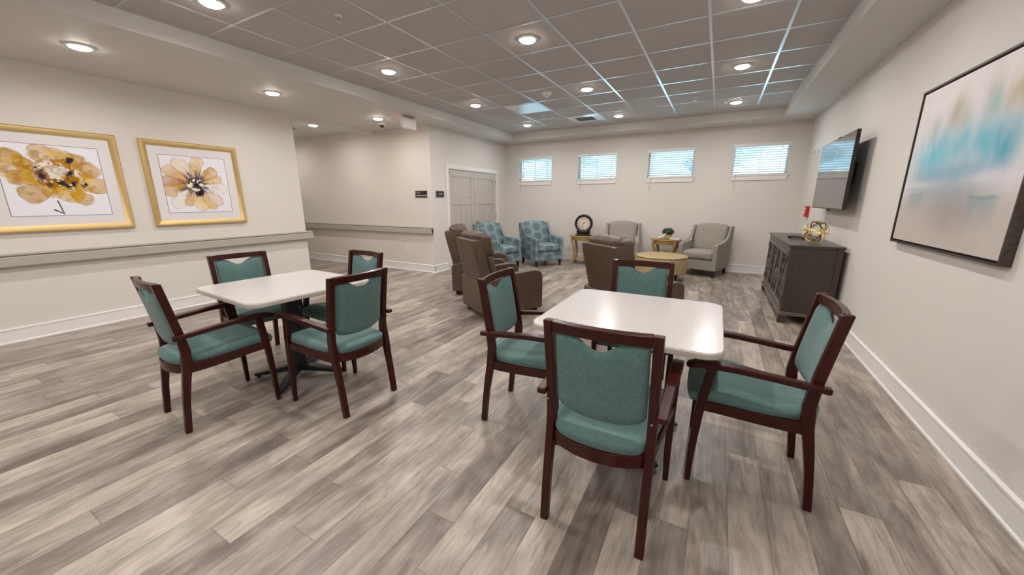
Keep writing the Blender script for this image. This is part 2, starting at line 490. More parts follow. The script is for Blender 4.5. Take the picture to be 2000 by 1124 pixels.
def cushion(bm, x0, x1, y0, y1, z0, z1, r=0.03, puff=0.02, n=8, f=None):
    """soft box: gridded rounded box with puffed faces; f warps the points"""
    cx, cy, cz = (x0 + x1) / 2, (y0 + y1) / 2, (z0 + z1) / 2
    hx, hy, hz = (x1 - x0) / 2, (y1 - y0) / 2, (z1 - z0) / 2
    tb = bmesh.new()
    bmesh.ops.create_cube(tb, size=2)
    bmesh.ops.subdivide_edges(tb, edges=tb.edges[:], cuts=n, use_grid_fill=True)
    vm = []
    for v in tb.verts:
        a, b, c = v.co
        # spread towards edges for a crisp radius
        def sp(t): return math.copysign(abs(t) ** 0.75, t)
        a, b, c = sp(a), sp(b), sp(c)
        px, py, pz = a * hx, b * hy, c * hz
        ix = max(-(hx - r), min(hx - r, px)); iy = max(-(hy - r), min(hy - r, py)); iz = max(-(hz - r), min(hz - r, pz))
        d = Vector((px - ix, py - iy, pz - iz))
        if d.length > 1e-9: d = d.normalized() * r
        q = Vector((ix, iy, iz)) + d
        w = (1 - a * a) * (1 - b * b), (1 - a * a) * (1 - c * c), (1 - b * b) * (1 - c * c)
        q.z += math.copysign(puff * w[0], c) * (abs(c) > 0.99)
        q.y += math.copysign(puff * w[1], b) * (abs(b) > 0.99)
        q.x += math.copysign(puff * w[2], a) * (abs(a) > 0.99)
        q += Vector((cx, cy, cz))
        if f: q = Vector(f(*q))
        vm.append(bm.verts.new(q))
    tb.verts.index_update()
    for fc in tb.faces:
        bm.faces.new([vm[v.index] for v in fc.verts])
    tb.free()

def box_uv(me):
    uv = me.uv_layers.new(name='UVMap')
    for p in me.polygons:
        nx, ny, nz = (abs(c) for c in p.normal)
        for li in p.loop_indices:
            c = me.vertices[me.loops[li].vertex_index].co
            if nz > nx and nz > ny: u, v = c.x, c.y
            elif nx > ny: u, v = c.y, c.z
            else: u, v = c.x, c.z
            uv.data[li].uv = (u + 5.03, v + 5.0)

def obj(name, bm, mat, parent=None, bevel=0.0, seg=2, smooth=True, subsurf=0, uv=False, ang=38, recalc=True):
    if recalc: bmesh.ops.recalc_face_normals(bm, faces=bm.faces[:])
    if smooth:
        for f in bm.faces: f.smooth = True
        if not subsurf:
            for e in bm.edges:
                if len(e.link_faces) == 2 and e.calc_face_angle(0) > R(ang): e.smooth = False
    me = bpy.data.meshes.new(name)
    bm.to_mesh(me); bm.free()
    if uv: box_uv(me)
    me.materials.append(MAT[mat] if isinstance(mat, str) else mat)
    o = bpy.data.objects.new(name, me)
    COL.objects.link(o)
    if parent: o.parent = parent
    if bevel:
        for e in me.edges: e.use_edge_sharp = False
        b = o.modifiers.new('bevel', 'BEVEL'); b.width = bevel; b.segments = seg; b.limit_method = 'ANGLE'; b.angle_limit = R(35)
        b.harden_normals = True
    if subsurf:
        s = o.modifiers.new('subsurf', 'SUBSURF'); s.levels = subsurf; s.render_levels = subsurf
    return o

def thing(name, label, cat, loc=(0, 0, 0), rz=0.0, group=None):
    o = bpy.data.objects.new(name, None)
    COL.objects.link(o); o.empty_display_size = 0.1
    o.location = loc; o.rotation_euler = (0, 0, rz)
    o['label'] = label; o['category'] = cat
    if group: o['group'] = group
    return o

def tag(o, label, cat, group=None):
    o['label'] = label; o['category'] = cat
    if group: o['group'] = group
    return o

def struct(name, bm, mat, parent=None, **kw):
    o = obj(name, bm, mat, parent, **kw)
    if parent is None: o['kind'] = 'structure'
    return o

def structroot(name, loc=(0, 0, 0)):
    o = bpy.data.objects.new(name, None); COL.objects.link(o); o.location = loc; o['kind'] = 'structure'; return o

def dup(root, loc, rz=None, label=None, group=None):
    def cp(o, par):
        c = o.copy(); COL.objects.link(c)
        if par: c.parent = par
        for ch in o.children: cp(ch, c)
        return c
    r = cp(root, None)
    r.location = loc
    if rz is not None: r.rotation_euler = (0, 0, rz)
    if label: r['label'] = label
    if group: r['group'] = group
    return r

# ------------------------------------------------------------------ room
XR, XL, XD = 1.283, -6.215, -4.827
YB, YH, YL = 8.517, 5.635, 3.93
YF = -3.2
HC, HS, HH = 2.91, 2.768, 2.80
TX0, TX1, TY1, TY0 = -4.365, 0.808, 8.037, -2.6

bm = bmesh.new(); bx(bm, -12.2, 1.5, YF - 0.15, YB + 0.15, -0.12, 0); struct('floor', bm, 'floor')
bm = bmesh.new(); bx(bm, XR, XR + 0.15, YF, YB + 0.15, 0, 3.05); struct('wall_right', bm, 'wall')
bm = bmesh.new(); bx(bm, XL - 0.15, XL, YF, YL, 0, 3.05); struct('wall_left', bm, 'wall')
bm = bmesh.new(); bx(bm, -12, XL - 0.15, YL - 0.15, YL, 0, 3.05); struct('wall_hall_near', bm, 'wall_hall')
bm = bmesh.new(); bx(bm, -12, XD - 0.12, YH, YH + 0.12, 0, 3.05); struct('wall_hall', bm, 'wall_hall')
bm = bmesh.new(); bx(bm, -12.15, -12, YL - 0.15, YH + 0.12, 0, 3.05); struct('wall_hall_end', bm, 'wall_hall')
bm = bmesh.new(); bx(bm, XL - 0.15, XR + 0.15, YF - 0.15, YF, 0, 3.05); struct('wall_front', bm, 'wall')
# door wall, with the opening of the double door
DY0, DY1, DZ = 6.155, 8.005, 2.035
bm = bmesh.new()
bx(bm, XD - 0.12, XD, YH, DY0, 0, 3.05); bx(bm, XD - 0.12, XD, DY1, YB, 0, 3.05); bx(bm, XD - 0.12, XD, DY0, DY1, DZ, 3.05)
struct('wall_closet', bm, 'wall')
# back wall with four window holes
WX = [-4.025, -2.487, -0.955, 0.585]
WW, WZ0, WZ1 = 0.88, 1.865, 2.425
bm = bmesh.new()
xs = [XD - 0.12]
for c in WX: xs += [c - WW / 2, c + WW / 2]
xs.append(XR + 0.15)
bx(bm, xs[0], xs[-1], YB, YB + 0.15, 0, WZ0); bx(bm, xs[0], xs[-1], YB, YB + 0.15, WZ1, 3.05)
for i in range(0, len(xs), 2): bx(bm, xs[i], xs[i + 1], YB, YB + 0.15, WZ0, WZ1)
struct('wall_back', bm, 'wall')

# ceiling: tile field, soffit ring, hall
bm = bmesh.new(); bx(bm, TX0, TX1, TY0, TY1, HC, HC + 0.03); struct('ceiling', bm, 'tile')
bm = bmesh.new()
bx(bm, XL, TX0, YF, YB, HS, 3.0); bx(bm, TX1, XR, YF, YB, HS, 3.0)
bx(bm, TX0, TX1, TY1, YB, HS, 3.0); bx(bm, TX0, TX1, YF, TY0, HS, 3.0)
struct('ceiling_soffit', bm, 'soffit')
bm = bmesh.new(); bx(bm, -12, XL - 0.12, YL, YH, HH, 3.0); struct('ceiling_hall', bm, 'soffit')
bm = bmesh.new(); bx(bm, XL - 0.12, XL, YL, YH, 2.70, 3.0); struct('ceiling_beam', bm, 'soffit')
bm = bmesh.new(); bx(bm, -12.3, 1.6, YF - .3, YB + .3, 3.05, 3.12); struct('ceiling_sun_block', bm, 'soffit')  # unseen slab, added to keep the sun out of the room

# suspension grid
T = 0.6096
GX, GY = -0.8409, 3.2578
bm = bmesh.new()
i = -12
while GX + i * T < TX1:
    x = GX + i * T
    if x > TX0 + 0.02: bx(bm, x - 0.0125, x + 0.0125, TY0, TY1, HC - 0.004, HC + 0.001)
    i += 1
i = -12
while GY + i * T < TY1:
    y = GY + i * T
    if y > TY0 + 0.02: bx(bm, TX0, TX1, y - 0.012, y + 0.012, HC - 0.0035, HC + 0.001)
    i += 1
for a, b, c, d in ((TX0, TX0 + 0.018, TY0, TY1), (TX1 - 0.018, TX1, TY0, TY1), (TX0, TX1, TY1 - 0.018, TY1)):
    bx(bm, a, b, c, d, HC - 0.003, HC + 0.001)
struct('trim_1', bm, 'grid')

# baseboards with bead and shoe
def baseboard(name, p0, p1, nrm, mat='trim'):
    """p0->p1 along wall face, nrm pointing into the room"""
    prof = [(0, 0), (0.022, 0), (0.022, 0.012), (0.014, 0.02), (0.014, 0.128), (0.019, 0.133), (0.019, 0.146), (0.010, 0.152), (0, 0.152)]
    bm = bmesh.new()
    p0, p1, nrm = Vector(p0 + (0,)), Vector(p1 + (0,)), Vector(nrm + (0,))
    loft(bm, [[p + nrm * a + Vector((0, 0, z)) for a, z in prof] for p in (p0, p1)])
    struct(name, bm, mat)
baseboard('baseboard_right', (XR, YF), (XR, YB), (-1, 0))
baseboard('baseboard_left', (XL, YF), (XL, YL + 0.014), (1, 0))
baseboard('baseboard_left_end', (XL + 0.014, YL), (XL - 0.15, YL), (0, 1))
baseboard('baseboard_back', (XD, YB), (XR, YB), (0, -1))
baseboard('baseboard_hall', (-12, YH), (XD + 0.014, YH), (0, -1))
baseboard('baseboard_closet', (XD, YH - 0.014), (XD, DY0 - 0.10), (1, 0))
baseboard('baseboard_closet_far', (XD, DY1 + 0.10), (XD, YB), (1, 0))
baseboard('baseboard_hall_near', (-12, YL), (XL - 0.15, YL), (0, 1))

# double door
d = structroot('door_1')
bm = bmesh.new()
cw = 0.085
bx(bm, XD, XD + 0.02, DY0 - cw, DY0, 0, DZ + cw); bx(bm, XD, XD + 0.02, DY1, DY1 + cw, 0, DZ + cw); bx(bm, XD, XD + 0.02, DY0, DY1, DZ, DZ + cw)
bx(bm, XD - 0.12, XD, DY0, DY0 + 0.012, 0, DZ); bx(bm, XD - 0.12, XD, DY1 - 0.012, DY1, 0, DZ); bx(bm, XD - 0.12, XD, DY0, DY1, DZ - 0.012, DZ)
obj('door_casing', bm, 'trim', d, bevel=0.004)
def leaf(y0, y1):
    bm = bmesh.new()
    x = XD - 0.022
    bx(bm, x - 0.040, x, y0, y1, 0.01, DZ - 0.014)
    # framing on the face (stiles, rails, mullion)
    t = 0.011
    st = 0.115
    def f(a, b, c, e): bx(bm, x, x + t, a, b, c, e)
    f(y0, y0 + st, 0.01, DZ - 0.014); f(y1 - st, y1, 0.01, DZ - 0.014)
    f(y0 + st, y1 - st, 0.01, 0.22); f(y0 + st, y1 - st, DZ - 0.14, DZ - 0.014); f(y0 + st, y1 - st, 1.32, 1.45)
    ym = (y0 + y1) / 2; f(ym - 0.05, ym + 0.05, 0.22, 1.32)
    # raised panel centres with planked grooves
    bx(bm, x, x + 0.004, y0 + st + 0.02, y1 - st - 0.02, 1.47, DZ - 0.16)
    for a, b in ((y0 + st, ym - 0.05), (ym + 0.05, y1 - st)):
        n = 4
        for k in range(n):
            wv = (b - a) / n
            bx(bm, x, x + 0.004, a + k * wv + 0.004, a + (k + 1) * wv - 0.004, 0.24, 1.30)
    return obj('door_leaf', bm, 'doorpaint', d, bevel=0.002)
ymid = (DY0 + DY1) / 2
lf1 = leaf(DY0 + 0.015, ymid - 0.003); lf2 = leaf(ymid + 0.003, DY1 - 0.015)
bm = bmesh.new()
hx, hy, hz = XD - 0.01, ymid + 0.075, 0.93
lathe_axis(bm, [(0.0, 0), (0.033, 0), (0.033, 0.008), (0.014, 0.012), (0.012, 0.05), (0, 0.052)], (hx, hy, hz), (1, 0, 0))
tube(bm, [(hx + 0.045, hy, hz), (hx + 0.052, hy + 0.03, hz + 0.002), (hx + 0.05, hy + 0.08, hz + 0.004), (hx + 0.048, hy + 0.125, hz)], [0.011, 0.010, 0.008, 0.007])
obj('door_handle', bm, 'chrome', lf2)
for z in (0.25, 1.04, 1.83):
    bm = bmesh.new(); bx(bm, XD - 0.012, XD + 0.004, DY1 - 0.028, DY1 - 0.002, z - 0.05, z + 0.05)
    lathe(bm, [(0.008, z - 0.052), (0.008, z + 0.052)], 10, (XD + 0.006, DY1 - 0.014)); obj('hinge', bm, 'chrome', d)
    bm = bmesh.new(); lathe(bm, [(0.008, z - 0.052), (0.008, z + 0.052)], 10, (XD + 0.006, DY0 + 0.012)); obj('hinge', bm, 'chrome', d)
for y in (DY0 + 0.06, DY1 - 0.09, DY1 - 0.20):
    bm = bmesh.new(); bx(bm, XD - 0.012, XD - 0.002, y - 0.012, y + 0.012, DZ - 0.09, DZ - 0.055); obj('catch_plate', bm, 'chrome', d)

# windows and blinds
def window(k, cx):
    x0, x1 = cx - WW / 2, cx + WW / 2
    r = structroot('window_%d' % k)
    bm = bmesh.new()
    fy0, fy1 = YB + 0.085, YB + 0.13
    fw = 0.035
    bx(bm, x0, x1, fy0, fy1, WZ0, WZ0 + fw); bx(bm, x0, x1, fy0, fy1, WZ1 - fw, WZ1)
    bx(bm, x0, x0 + fw, fy0, fy1, WZ0 + fw, WZ1 - fw); bx(bm, x1 - fw, x1, fy0, fy1, WZ0 + fw, WZ1 - fw)
    obj('window_frame', bm, 'trim', r, bevel=0.003)
    bm = bmesh.new(); bx(bm, x0 + fw, x1 - fw, YB + 0.105, YB + 0.109, WZ0 + fw, WZ1 - fw); obj('pane', bm, 'glass', r)
    bm = bmesh.new()
    bx(bm, x0 - 0.035, x1 + 0.035, YB - 0.028, YB, WZ0 - 0.016, WZ0 + 0.004)
    bx(bm, x0, x1, YB, YB + 0.085, WZ0 - 0.001, WZ0 + 0.004)
    obj('window_sill', bm, 'trim', r, bevel=0.003)
    bm = bmesh.new()
    prism_y(bm, [(x0 + 0.012, WZ0 - 0.095), (x1 - 0.012, WZ0 - 0.095), (x1 + 0.025, WZ0 - 0.016), (x0 - 0.025, WZ0 - 0.016)], YB - 0.018, YB)
    obj('window_apron', bm, 'trim', r, bevel=0.003)
for k, cx in enumerate(WX): window(k + 1, cx)

def blind(loc, label):
    r = thing('window_blind', label, 'blind', loc, 0, 'white slatted blinds on the high windows')
    h = WW / 2 - 0.012
    bm = bmesh.new()
    bx(bm, -h - 0.018, h + 0.018, -0.012, 0.004, WZ1 - 0.060, WZ1 + 0.004)
    bx(bm, -h, h, 0.004, 0.055, WZ1 - 0.045, WZ1 - 0.004)
    obj('valance', bm, 'blind', r, bevel=0.003)
    bm = bmesh.new()
    z = WZ1 - 0.075
    while z > WZ0 + 0.045:
        c = [(-h, 0.008, z - 0.004), (-h, 0.055, z + 0.004)]
        bm2 = [(0.008, z + 0.0060), (0.032, z + 0.0025), (0.055, z - 0.0080), (0.055, z - 0.0050), (0.032, z + 0.0055), (0.008, z + 0.0090)]
        prism_x(bm, bm2, -h, h); z -= 0.043
    obj('slats', bm, 'blind', r)
    bm = bmesh.new(); bx(bm, -h, h, 0.008, 0.055, WZ0 + 0.008, WZ0 + 0.026); obj('bottom_rail', bm, 'blind', r, bevel=0.002)
    for x in (-h + 0.11, 0, h - 0.11):
        bm = bmesh.new()
        loft(bm, [[(x - 0.0012, y, z) for y, z in ((0.007, WZ0 + 0.02), (0.056, WZ0 + 0.02), (0.056, WZ1 - 0.05), (0.007, WZ1 - 0.05))], [(x + 0.0012, y, z) for y, z in ((0.007, WZ0 + 0.02), (0.056, WZ0 + 0.02), (0.056, WZ1 - 0.05), (0.007, WZ1 - 0.05))]])
        obj('ladder_tape', bm, 'blind', r)
    bm = bmesh.new(); tube(bm, [(-h + 0.085, -0.016, WZ1 - 0.06), (-h + 0.07, -0.032, WZ0 + 0.004), (-h + 0.05, -0.03, WZ0 - 0.26)], 0.0035, 6); obj('tilt_wand', bm, 'signplate', r)
    bm = bmesh.new()
    tube(bm, [(-h + 0.12, -0.015, WZ1 - 0.06), (-h + 0.125, -0.031, WZ0), (-h + 0.13, -0.008, WZ0 - 0.22)], 0.0016, 5)
    lathe(bm, [(0.002, WZ0 - 0.22), (0.006, WZ0 - 0.25), (0.002, WZ0 - 0.253)], 8, (-h + 0.13, -0.008))
    obj('pull_cord', bm, 'blind', r)
    return r
bl = blind((WX[0], YB, 0), 'white slatted blind on the leftmost high window, nearest the grey double door')
dup(bl, (WX[1], YB, 0), label='white slatted blind on the second high window, above the mantel clock')
dup(bl, (WX[2], YB, 0), label='white slatted blind on the third high window, above the potted boxwood')
dup(bl, (WX[3], YB, 0), label='white slatted blind on the rightmost high window, nearest the television')

# hand rails
def handrail(label, p0, p1, nrm, end_return=False):
    r = thing('handrail', label, 'handrail', (0, 0, 0), 0, 'greige handrails on the walls')
    p0, p1, n = Vector(p0 + (0,)), Vector(p1 + (0,)), Vector(nrm + (0,))
    prof = [(0.010, 0.775), (0.072, 0.775), (0.080, 0.783), (0.080, 0.868), (0.074, 0.874), (0.010, 0.874)]
    bm = bmesh.new(); loft(bm, [[p + n * a + Vector((0, 0, z)) for a, z in prof] for p in (p0, p1)])
    obj('bumper_face', bm, 'rail', r)
    prof = [(0.006, 0.884), (0.062, 0.884), (0.068, 0.889), (0.068, 0.898), (0.06, 0.904), (0.006, 0.904)]
    bm = bmesh.new(); loft(bm, [[p + n * a + Vector((0, 0, z)) for a, z in prof] for p in (p0, p1)])
    obj('grip_cap', bm, 'rail', r)
    prof = [(0, 0.79), (0.05, 0.79), (0.05, 0.89), (0, 0.89)]
    bm = bmesh.new(); loft(bm, [[p + n * a + Vector((0, 0, z)) for a, z in prof] for p in (p0, p1)])
    obj('rail_core', bm, 'rail', r)
    return r
handrail('long greige handrail on the wall below the two flower pictures', (XL, YF), (XL, YL + 0.075), (1, 0))
handrail('greige handrail along the cream hall wall left of the brown room sign', (-12, YH), (XD - 0.004, YH), (0, -1))

# ------------------------------------------------------------------ ceiling fittings
def downlight(loc, label, group, power=LAMP_W):
    r = thing('recessed_light', label, 'ceiling light', loc, 0, group)
    bm = bmesh.new()
    lathe(bm, [(0.070, 0.0), (0.098, 0.0), (0.100, -0.004), (0.092, -0.010), (0.074, -0.013), (0.070, -0.010)], 36)
    obj('trim_ring', bm, 'whiteplastic', r)
    bm = bmesh.new()
    lathe(bm, [(0.0, -0.001), (0.071, -0.001), (0.071, -0.016), (0.062, -0.023), (0.04, -0.028), (0.0, -0.030)], 32)
    obj('lens', bm, 'lens', r)
    ld = bpy.data.lights.new('lamp', 'AREA'); ld.shape = 'DISK'; ld.size = 0.12
    ld.energy = power; ld.color = LAMP_COL; ld.spread = R(170)
    lo = bpy.data.objects.new('lamp', ld); COL.objects.link(lo); lo.parent = r; lo.location = (0, 0, -0.038)
    return r
TG = 'recessed lights in the tiled ceiling'; SG = 'recessed lights in the plain soffit'
lname = {(-3.60, 1.76): 'round lamp at the top edge, left of the small sprinkler in the tiled ceiling',
 (-3.60, 3.545): 'round lamp in the tiled ceiling, second back in the left row',
 (-3.60, 5.37): 'round lamp in the tiled ceiling, third of the left row, beside the smoke detector',
 (-3.60, 7.24): 'farthest round lamp of the left row, near the back left corner of the tray',
 (-1.766, 3.545): 'large round lamp in the tiled ceiling, nearest in the middle row',
 (-1.766, 5.39): 'round lamp in the tiled ceiling right of the smoke detector',
 (-1.766, 7.27): 'round lamp in the tiled ceiling just right of the air vent',
 (0.067, 3.68): 'round lamp cut by the top edge of the picture, nearest in the right row',
 (0.067, 5.387): 'bright round lamp in the right row of the tiled ceiling, second back',
 (0.067, 7.22): 'farthest round lamp of the right row, above the rightmost window'}
first = None
for (x, y), lb in lname.items():
    if first is None: first = downlight((x, y, HC), lb, TG)
    else: dup(first, (x, y, HC), label=lb)
for x in (-3.6, -1.766, 0.067):
    for y in (-0.05, -1.85):
        dup(first, (x, y, HC), label='round lamp in the tiled ceiling above and behind the camera')
dup(first, (-1.766, 1.75, HC), label='round lamp in the tiled ceiling above the camera, middle row')
dup(first, (0.067, 1.75, HC), label='round lamp in the tiled ceiling above the camera, right row')
soff = None
for (x, y, lb) in ((-5.165, 1.397, 'nearest round lamp in the plain soffit, above the larger flower picture'), (-5.175, 3.068, 'round lamp in the plain soffit above the end of the picture wall'),
                   (-5.195, 4.797, 'round lamp in the plain soffit beside the black camera dome')):
    if soff is None: soff = downlight((x, y, HS), lb, SG, LAMP_W * 0.6)
    else: dup(soff, (x, y, HS), label=lb)
dup(soff, (-5.17, -0.4, HS), label='round lamp in the plain soffit behind the camera', group=SG)
dup(soff, (-6.82, 4.72, HH), label='round lamp in the hall ceiling beyond the dropped beam', group='recessed lights in the hall ceiling')
dup(soff, (-8.9, 4.78, HH), label='round lamp further down the hall', group='recessed lights in the hall ceiling')

def sprinkler(loc, label):
    r = thing('sprinkler_head', label, 'sprinkler', loc, 0, 'fire sprinklers in the ceiling')
    bm = bmesh.new(); lathe(bm, [(0.0, 0), (0.032, 0), (0.030, -0.006), (0.012, -0.010), (0, -0.010)], 20); obj('escutcheon', bm, 'whiteplastic', r)
    bm = bmesh.new(); tube(bm, [(0, 0, -0.008), (0, 0, -0.045)], 0.004, 6)
    for s in (-1, 1): tube(bm, [(s * 0.010, 0, -0.01), (s * 0.013, 0, -0.03), (0, 0, -0.046)], 0.0025, 5)
    obj('frame_arms', bm, 'chrome', r)
    bm = bmesh.new(); lathe(bm, [(0, -0.046), (0.020, -0.046), (0.020, -0.049), (0, -0.049)], 16); obj('deflector', bm, 'chrome', r)
    return r
sp = sprinkler((-2.93, 2.37, HC), 'sprinkler head in the tiled ceiling nearest the camera')
dup(sp, (-2.965, 6.63, HC), label='sprinkler head in the tiled ceiling behind the smoke detector')
dup(sp, (-0.475, 6.61, HC), label='sprinkler head in the tiled ceiling on the right, ahead of the third window')
dup(sp, (-5.19, 3.81, HS), label='sprinkler head in the plain soffit near the end of the picture wall')
dup(sp, (-7.9, 4.95, HH), label='small sprinkler head in the hall ceiling')

r = thing('smoke_detector', 'round white smoke detector hanging under the tiled ceiling', 'smoke detector', (-2.33, 5.30, HC))
bm = bmesh.new(); lathe(bm, [(0, 0), (0.072, 0), (0.072, -0.012), (0.060, -0.020), (0, -0.020)], 28); obj('mounting_base', bm, 'whiteplastic', r)
bm = bmesh.new(); lathe(bm, [(0.0, -0.02), (0.056, -0.02), (0.050, -0.034), (0.030, -0.052), (0.026, -0.058), (0, -0.058)], 28); obj('sensor_body', bm, 'whiteplastic', r)
bm = bmesh.new(); lathe(bm, [(0.0, -0.044), (0.040, -0.0435), (0.036, -0.0475), (0, -0.0475)], 28); obj('sensing_grille', bm, 'signplate', r)

# air vent panel and shiny metal panel
def cell(x, y): return GX + math.floor((x - GX) / T) * T, GY + math.floor((y - GY) / T) * T
cx0, cy0 = cell(-2.4, 7.25)
r = thing('air_vent', 'white metal louvred air vent set in the tiled ceiling near the back', 'air vent', (cx0 + T / 2, cy0 + T / 2, HC))
bm = bmesh.new()
h0, h1 = 0.29, 0.165
for a in range(4):
    m4 = Matrix.Rotation(a * PI / 2, 4, 'Z')
    q = [m4 @ Vector(p) for p in ((-h0, -h0, -0.005), (h0, -h0, -0.005), (h1, -h1, -0.012), (-h1, -h1, -0.012))]
    v = [bm.verts.new(p) for p in q] + [bm.verts.new(p + Vector((0, 0, 0.004))) for p in q]
    for f in ((0, 1, 2, 3), (7, 6, 5, 4), (0, 4, 5, 1), (1, 5, 6, 2), (2, 6, 7, 3), (3, 7, 4, 0)): bm.faces.new([v[i] for i in f])
obj('vent_frame', bm, 'vent', r)
bm = bmesh.new(); bx(bm, -h1, h1, -h1, h1, -0.003, -0.001); obj('vent_duct', bm, 'black', r)
for k in range(7):
    y = -h1 + 0.025 + k * 0.045
    bm = bmesh.new(); prism_x(bm, [(y, -0.010), (y + 0.024, -0.003), (y + 0.026, -0.005), (y + 0.002, -0.012)], -h1, h1); obj('vent_louvre', bm, 'vent', r)
cx1, cy1 = cell(-2.95, 6.0)
bm = bmesh.new(); bx(bm, cx1 + 0.02, cx1 + T - 0.02, cy1 + 0.02, cy1 + T - 0.02, HC - 0.006, HC - 0.001)
o = obj('metal_ceiling_panel', bm, 'vent', None, bevel=0.002); tag(o, 'smooth white metal panel replacing one tile, behind the smoke detector', 'ceiling panel')
# access panel at the top edge
r = thing('access_panel', 'small ceiling panel with a dark edge, cut by the top of the picture', 'access panel', (-3.12, 1.87, HC))
bm = bmesh.new(); bx(bm, -0.155, 0.155, -0.155, 0.155, -0.012, -0.001); obj('panel_edge', bm, 'signbrown', r)
bm = bmesh.new(); bx(bm, -0.148, 0.148, -0.148, 0.148, -0.016, -0.012); obj('panel_face', bm, 'tile', r)
# hall vent
r = thing('air_vent', 'small grey return grille in the hall ceiling', 'air vent', (-7.55, 4.72, HH))
bm = bmesh.new(); bx(bm, -0.17, 0.17, -0.10, 0.10, -0.006, -0.001); obj('vent_frame', bm, 'vent', r)
for k in range(8):
    bm = bmesh.new(); bx(bm, -0.15, 0.15, -0.085 + k * 0.022, -0.075 + k * 0.022, -0.010, -0.006); obj('vent_louvre', bm, 'signplate', r)

# exit sign (seen from the back) and camera dome
r = thing('exit_sign', 'white exit sign box hanging from the soffit, its back turned to the room', 'exit sign', (-4.665, 4.96, HS))
bm = bmesh.new(); bx(bm, -0.05, 0.05, -0.10, 0.10, -0.022, 0); obj('canopy', bm, 'signplate', r, bevel=0.004)
bm = bmesh.new(); bx(bm, -0.022, 0.022, -0.155, 0.155, -0.195, -0.022); obj('sign_housing', bm, 'whiteplastic', r, bevel=0.006)
bm = bmesh.new(); bx(bm, -0.0235, -0.0225, -0.12, 0.12, -0.165, -0.05); obj('lit_face', bm, 'redglow', r)
r = thing('security_camera', 'white domed security camera with a black lens on the soffit', 'camera', (-5.47, 5.13, HS))
bm = bmesh.new(); lathe(bm, [(0, 0), (0.058, 0), (0.060, -0.022), (0.052, -0.036), (0, -0.036)], 28); obj('housing', bm, 'whiteplastic', r)
bm = bmesh.new(); lathe(bm, [(0, -0.036), (0.040, -0.036), (0.036, -0.056), (0.022, -0.072), (0, -0.078)], 24); obj('dome_lens', bm, 'black', r)

# wall fittings
def sign(name, label, loc, rz, w, h, mat, rows, inset=0.03):
    r = thing(name, label, 'sign', loc, rz)
    bm = bmesh.new(); bx(bm, -w / 2 - inset, w / 2, -0.006, 0, -h / 2 - 0.008, h / 2 + 0.008); obj('backplate', bm, 'signplate', r, bevel=0.001)
    bm = bmesh.new(); bx(bm, -w / 2, w / 2, -0.014, -0.006, -h / 2, h / 2); obj('sign_face', bm, mat, r, bevel=0.001)
    bm = bmesh.new()
    for z, x0, x1, hh in rows:
        x = x0
        rnd = random.Random(int(z * 1000) + 5)
        while x < x1 - 0.004:
            ww = rnd.choice([0.005, 0.006, 0.0045])
            bx(bm, x, x + ww * 0.35, -0.0152, -0.0138, z - hh / 2, z + hh / 2)
            bx(bm, x, x + ww, -0.0152, -0.0138, z + hh / 2 - 0.0018, z + hh / 2)
            if rnd.random() > 0.4: bx(bm, x, x + ww, -0.0152, -0.0138, z - hh / 2, z - hh / 2 + 0.0018)
            if rnd.random() > 0.5: bx(bm, x + ww * 0.7, x + ww, -0.0152, -0.0138, z - hh / 2, z + hh / 2)
            x += ww + 0.0022
    obj('sign_lettering', bm, 'whiteplastic', r)
sign('room_sign', 'dark brown room sign with two lines of pale lettering, on the hall wall', (-5.08, YH, 1.534), 0, 0.28, 0.118, 'signbrown',
     [(0.026, -0.122, -0.03, 0.016), (-0.026, -0.122, 0.128, 0.016)])
sign('room_sign', 'small charcoal room sign with one pale word, left of the grey double door', (XD, 5.875, 1.534), R(90), 0.22, 0.11, 'signgrey', [(0.004, -0.06, 0.07, 0.016)])
r = thing('wall_outlet', 'white electrical outlet low on the hall wall', 'outlet', (-5.54, YH, 0.465))
bm = bmesh.new(); bx(bm, -0.037, 0.037, -0.006, 0, -0.058, 0.058); obj('cover_plate', bm, 'whiteplastic', r, bevel=0.002)
for z in (-0.021, 0.021):
    bm = bmesh.new(); bx(bm, -0.016, 0.016, -0.009, -0.006, z - 0.014, z + 0.014); f = obj('receptacle', bm, 'whiteplastic', r, bevel=0.002)
    bm = bmesh.new(); bx(bm, -0.008, -0.005, -0.0095, -0.009, z - 0.006, z + 0.006); bx(bm, 0.005, 0.008, -0.0095, -0.009, z - 0.006, z + 0.006); obj('slot', bm, 'black', f)
r = thing('fire_alarm_pull', 'red fire alarm pull box on the right wall near the back corner', 'fire alarm', (XR, 7.62, 1.225))
bm = bmesh.new(); bx(bm, -0.05, 0, -0.062, 0.062, -0.085, 0.085); obj('alarm_box', bm, 'red', r, bevel=0.005)
bm = bmesh.new(); bx(bm, -0.056, -0.05, -0.04, 0.04, -0.02, 0.0); bx(bm, -0.0515, -0.05, -0.045, 0.045, 0.03, 0.05); obj('pull_handle', bm, 'whiteplastic', r)
r = thing('strobe', 'white fire alarm strobe high on the right wall beside the television', 'alarm strobe', (XR, 7.68, 2.11))
bm = bmesh.new(); bx(bm, -0.035, 0, -0.055, 0.055, -0.075, 0.075); obj('strobe_body', bm, 'whiteplastic', r, bevel=0.006)
bm = bmesh.new(); bx(bm, -0.055, -0.035, -0.03, 0.03, -0.01, 0.055); obj('strobe_lens', bm, 'chrome', r, bevel=0.006)
bm = bmesh.new(); bx(bm, -0.038, -0.035, -0.03, 0.03, -0.06, -0.025); obj('speaker_grille', bm, 'signplate', r)

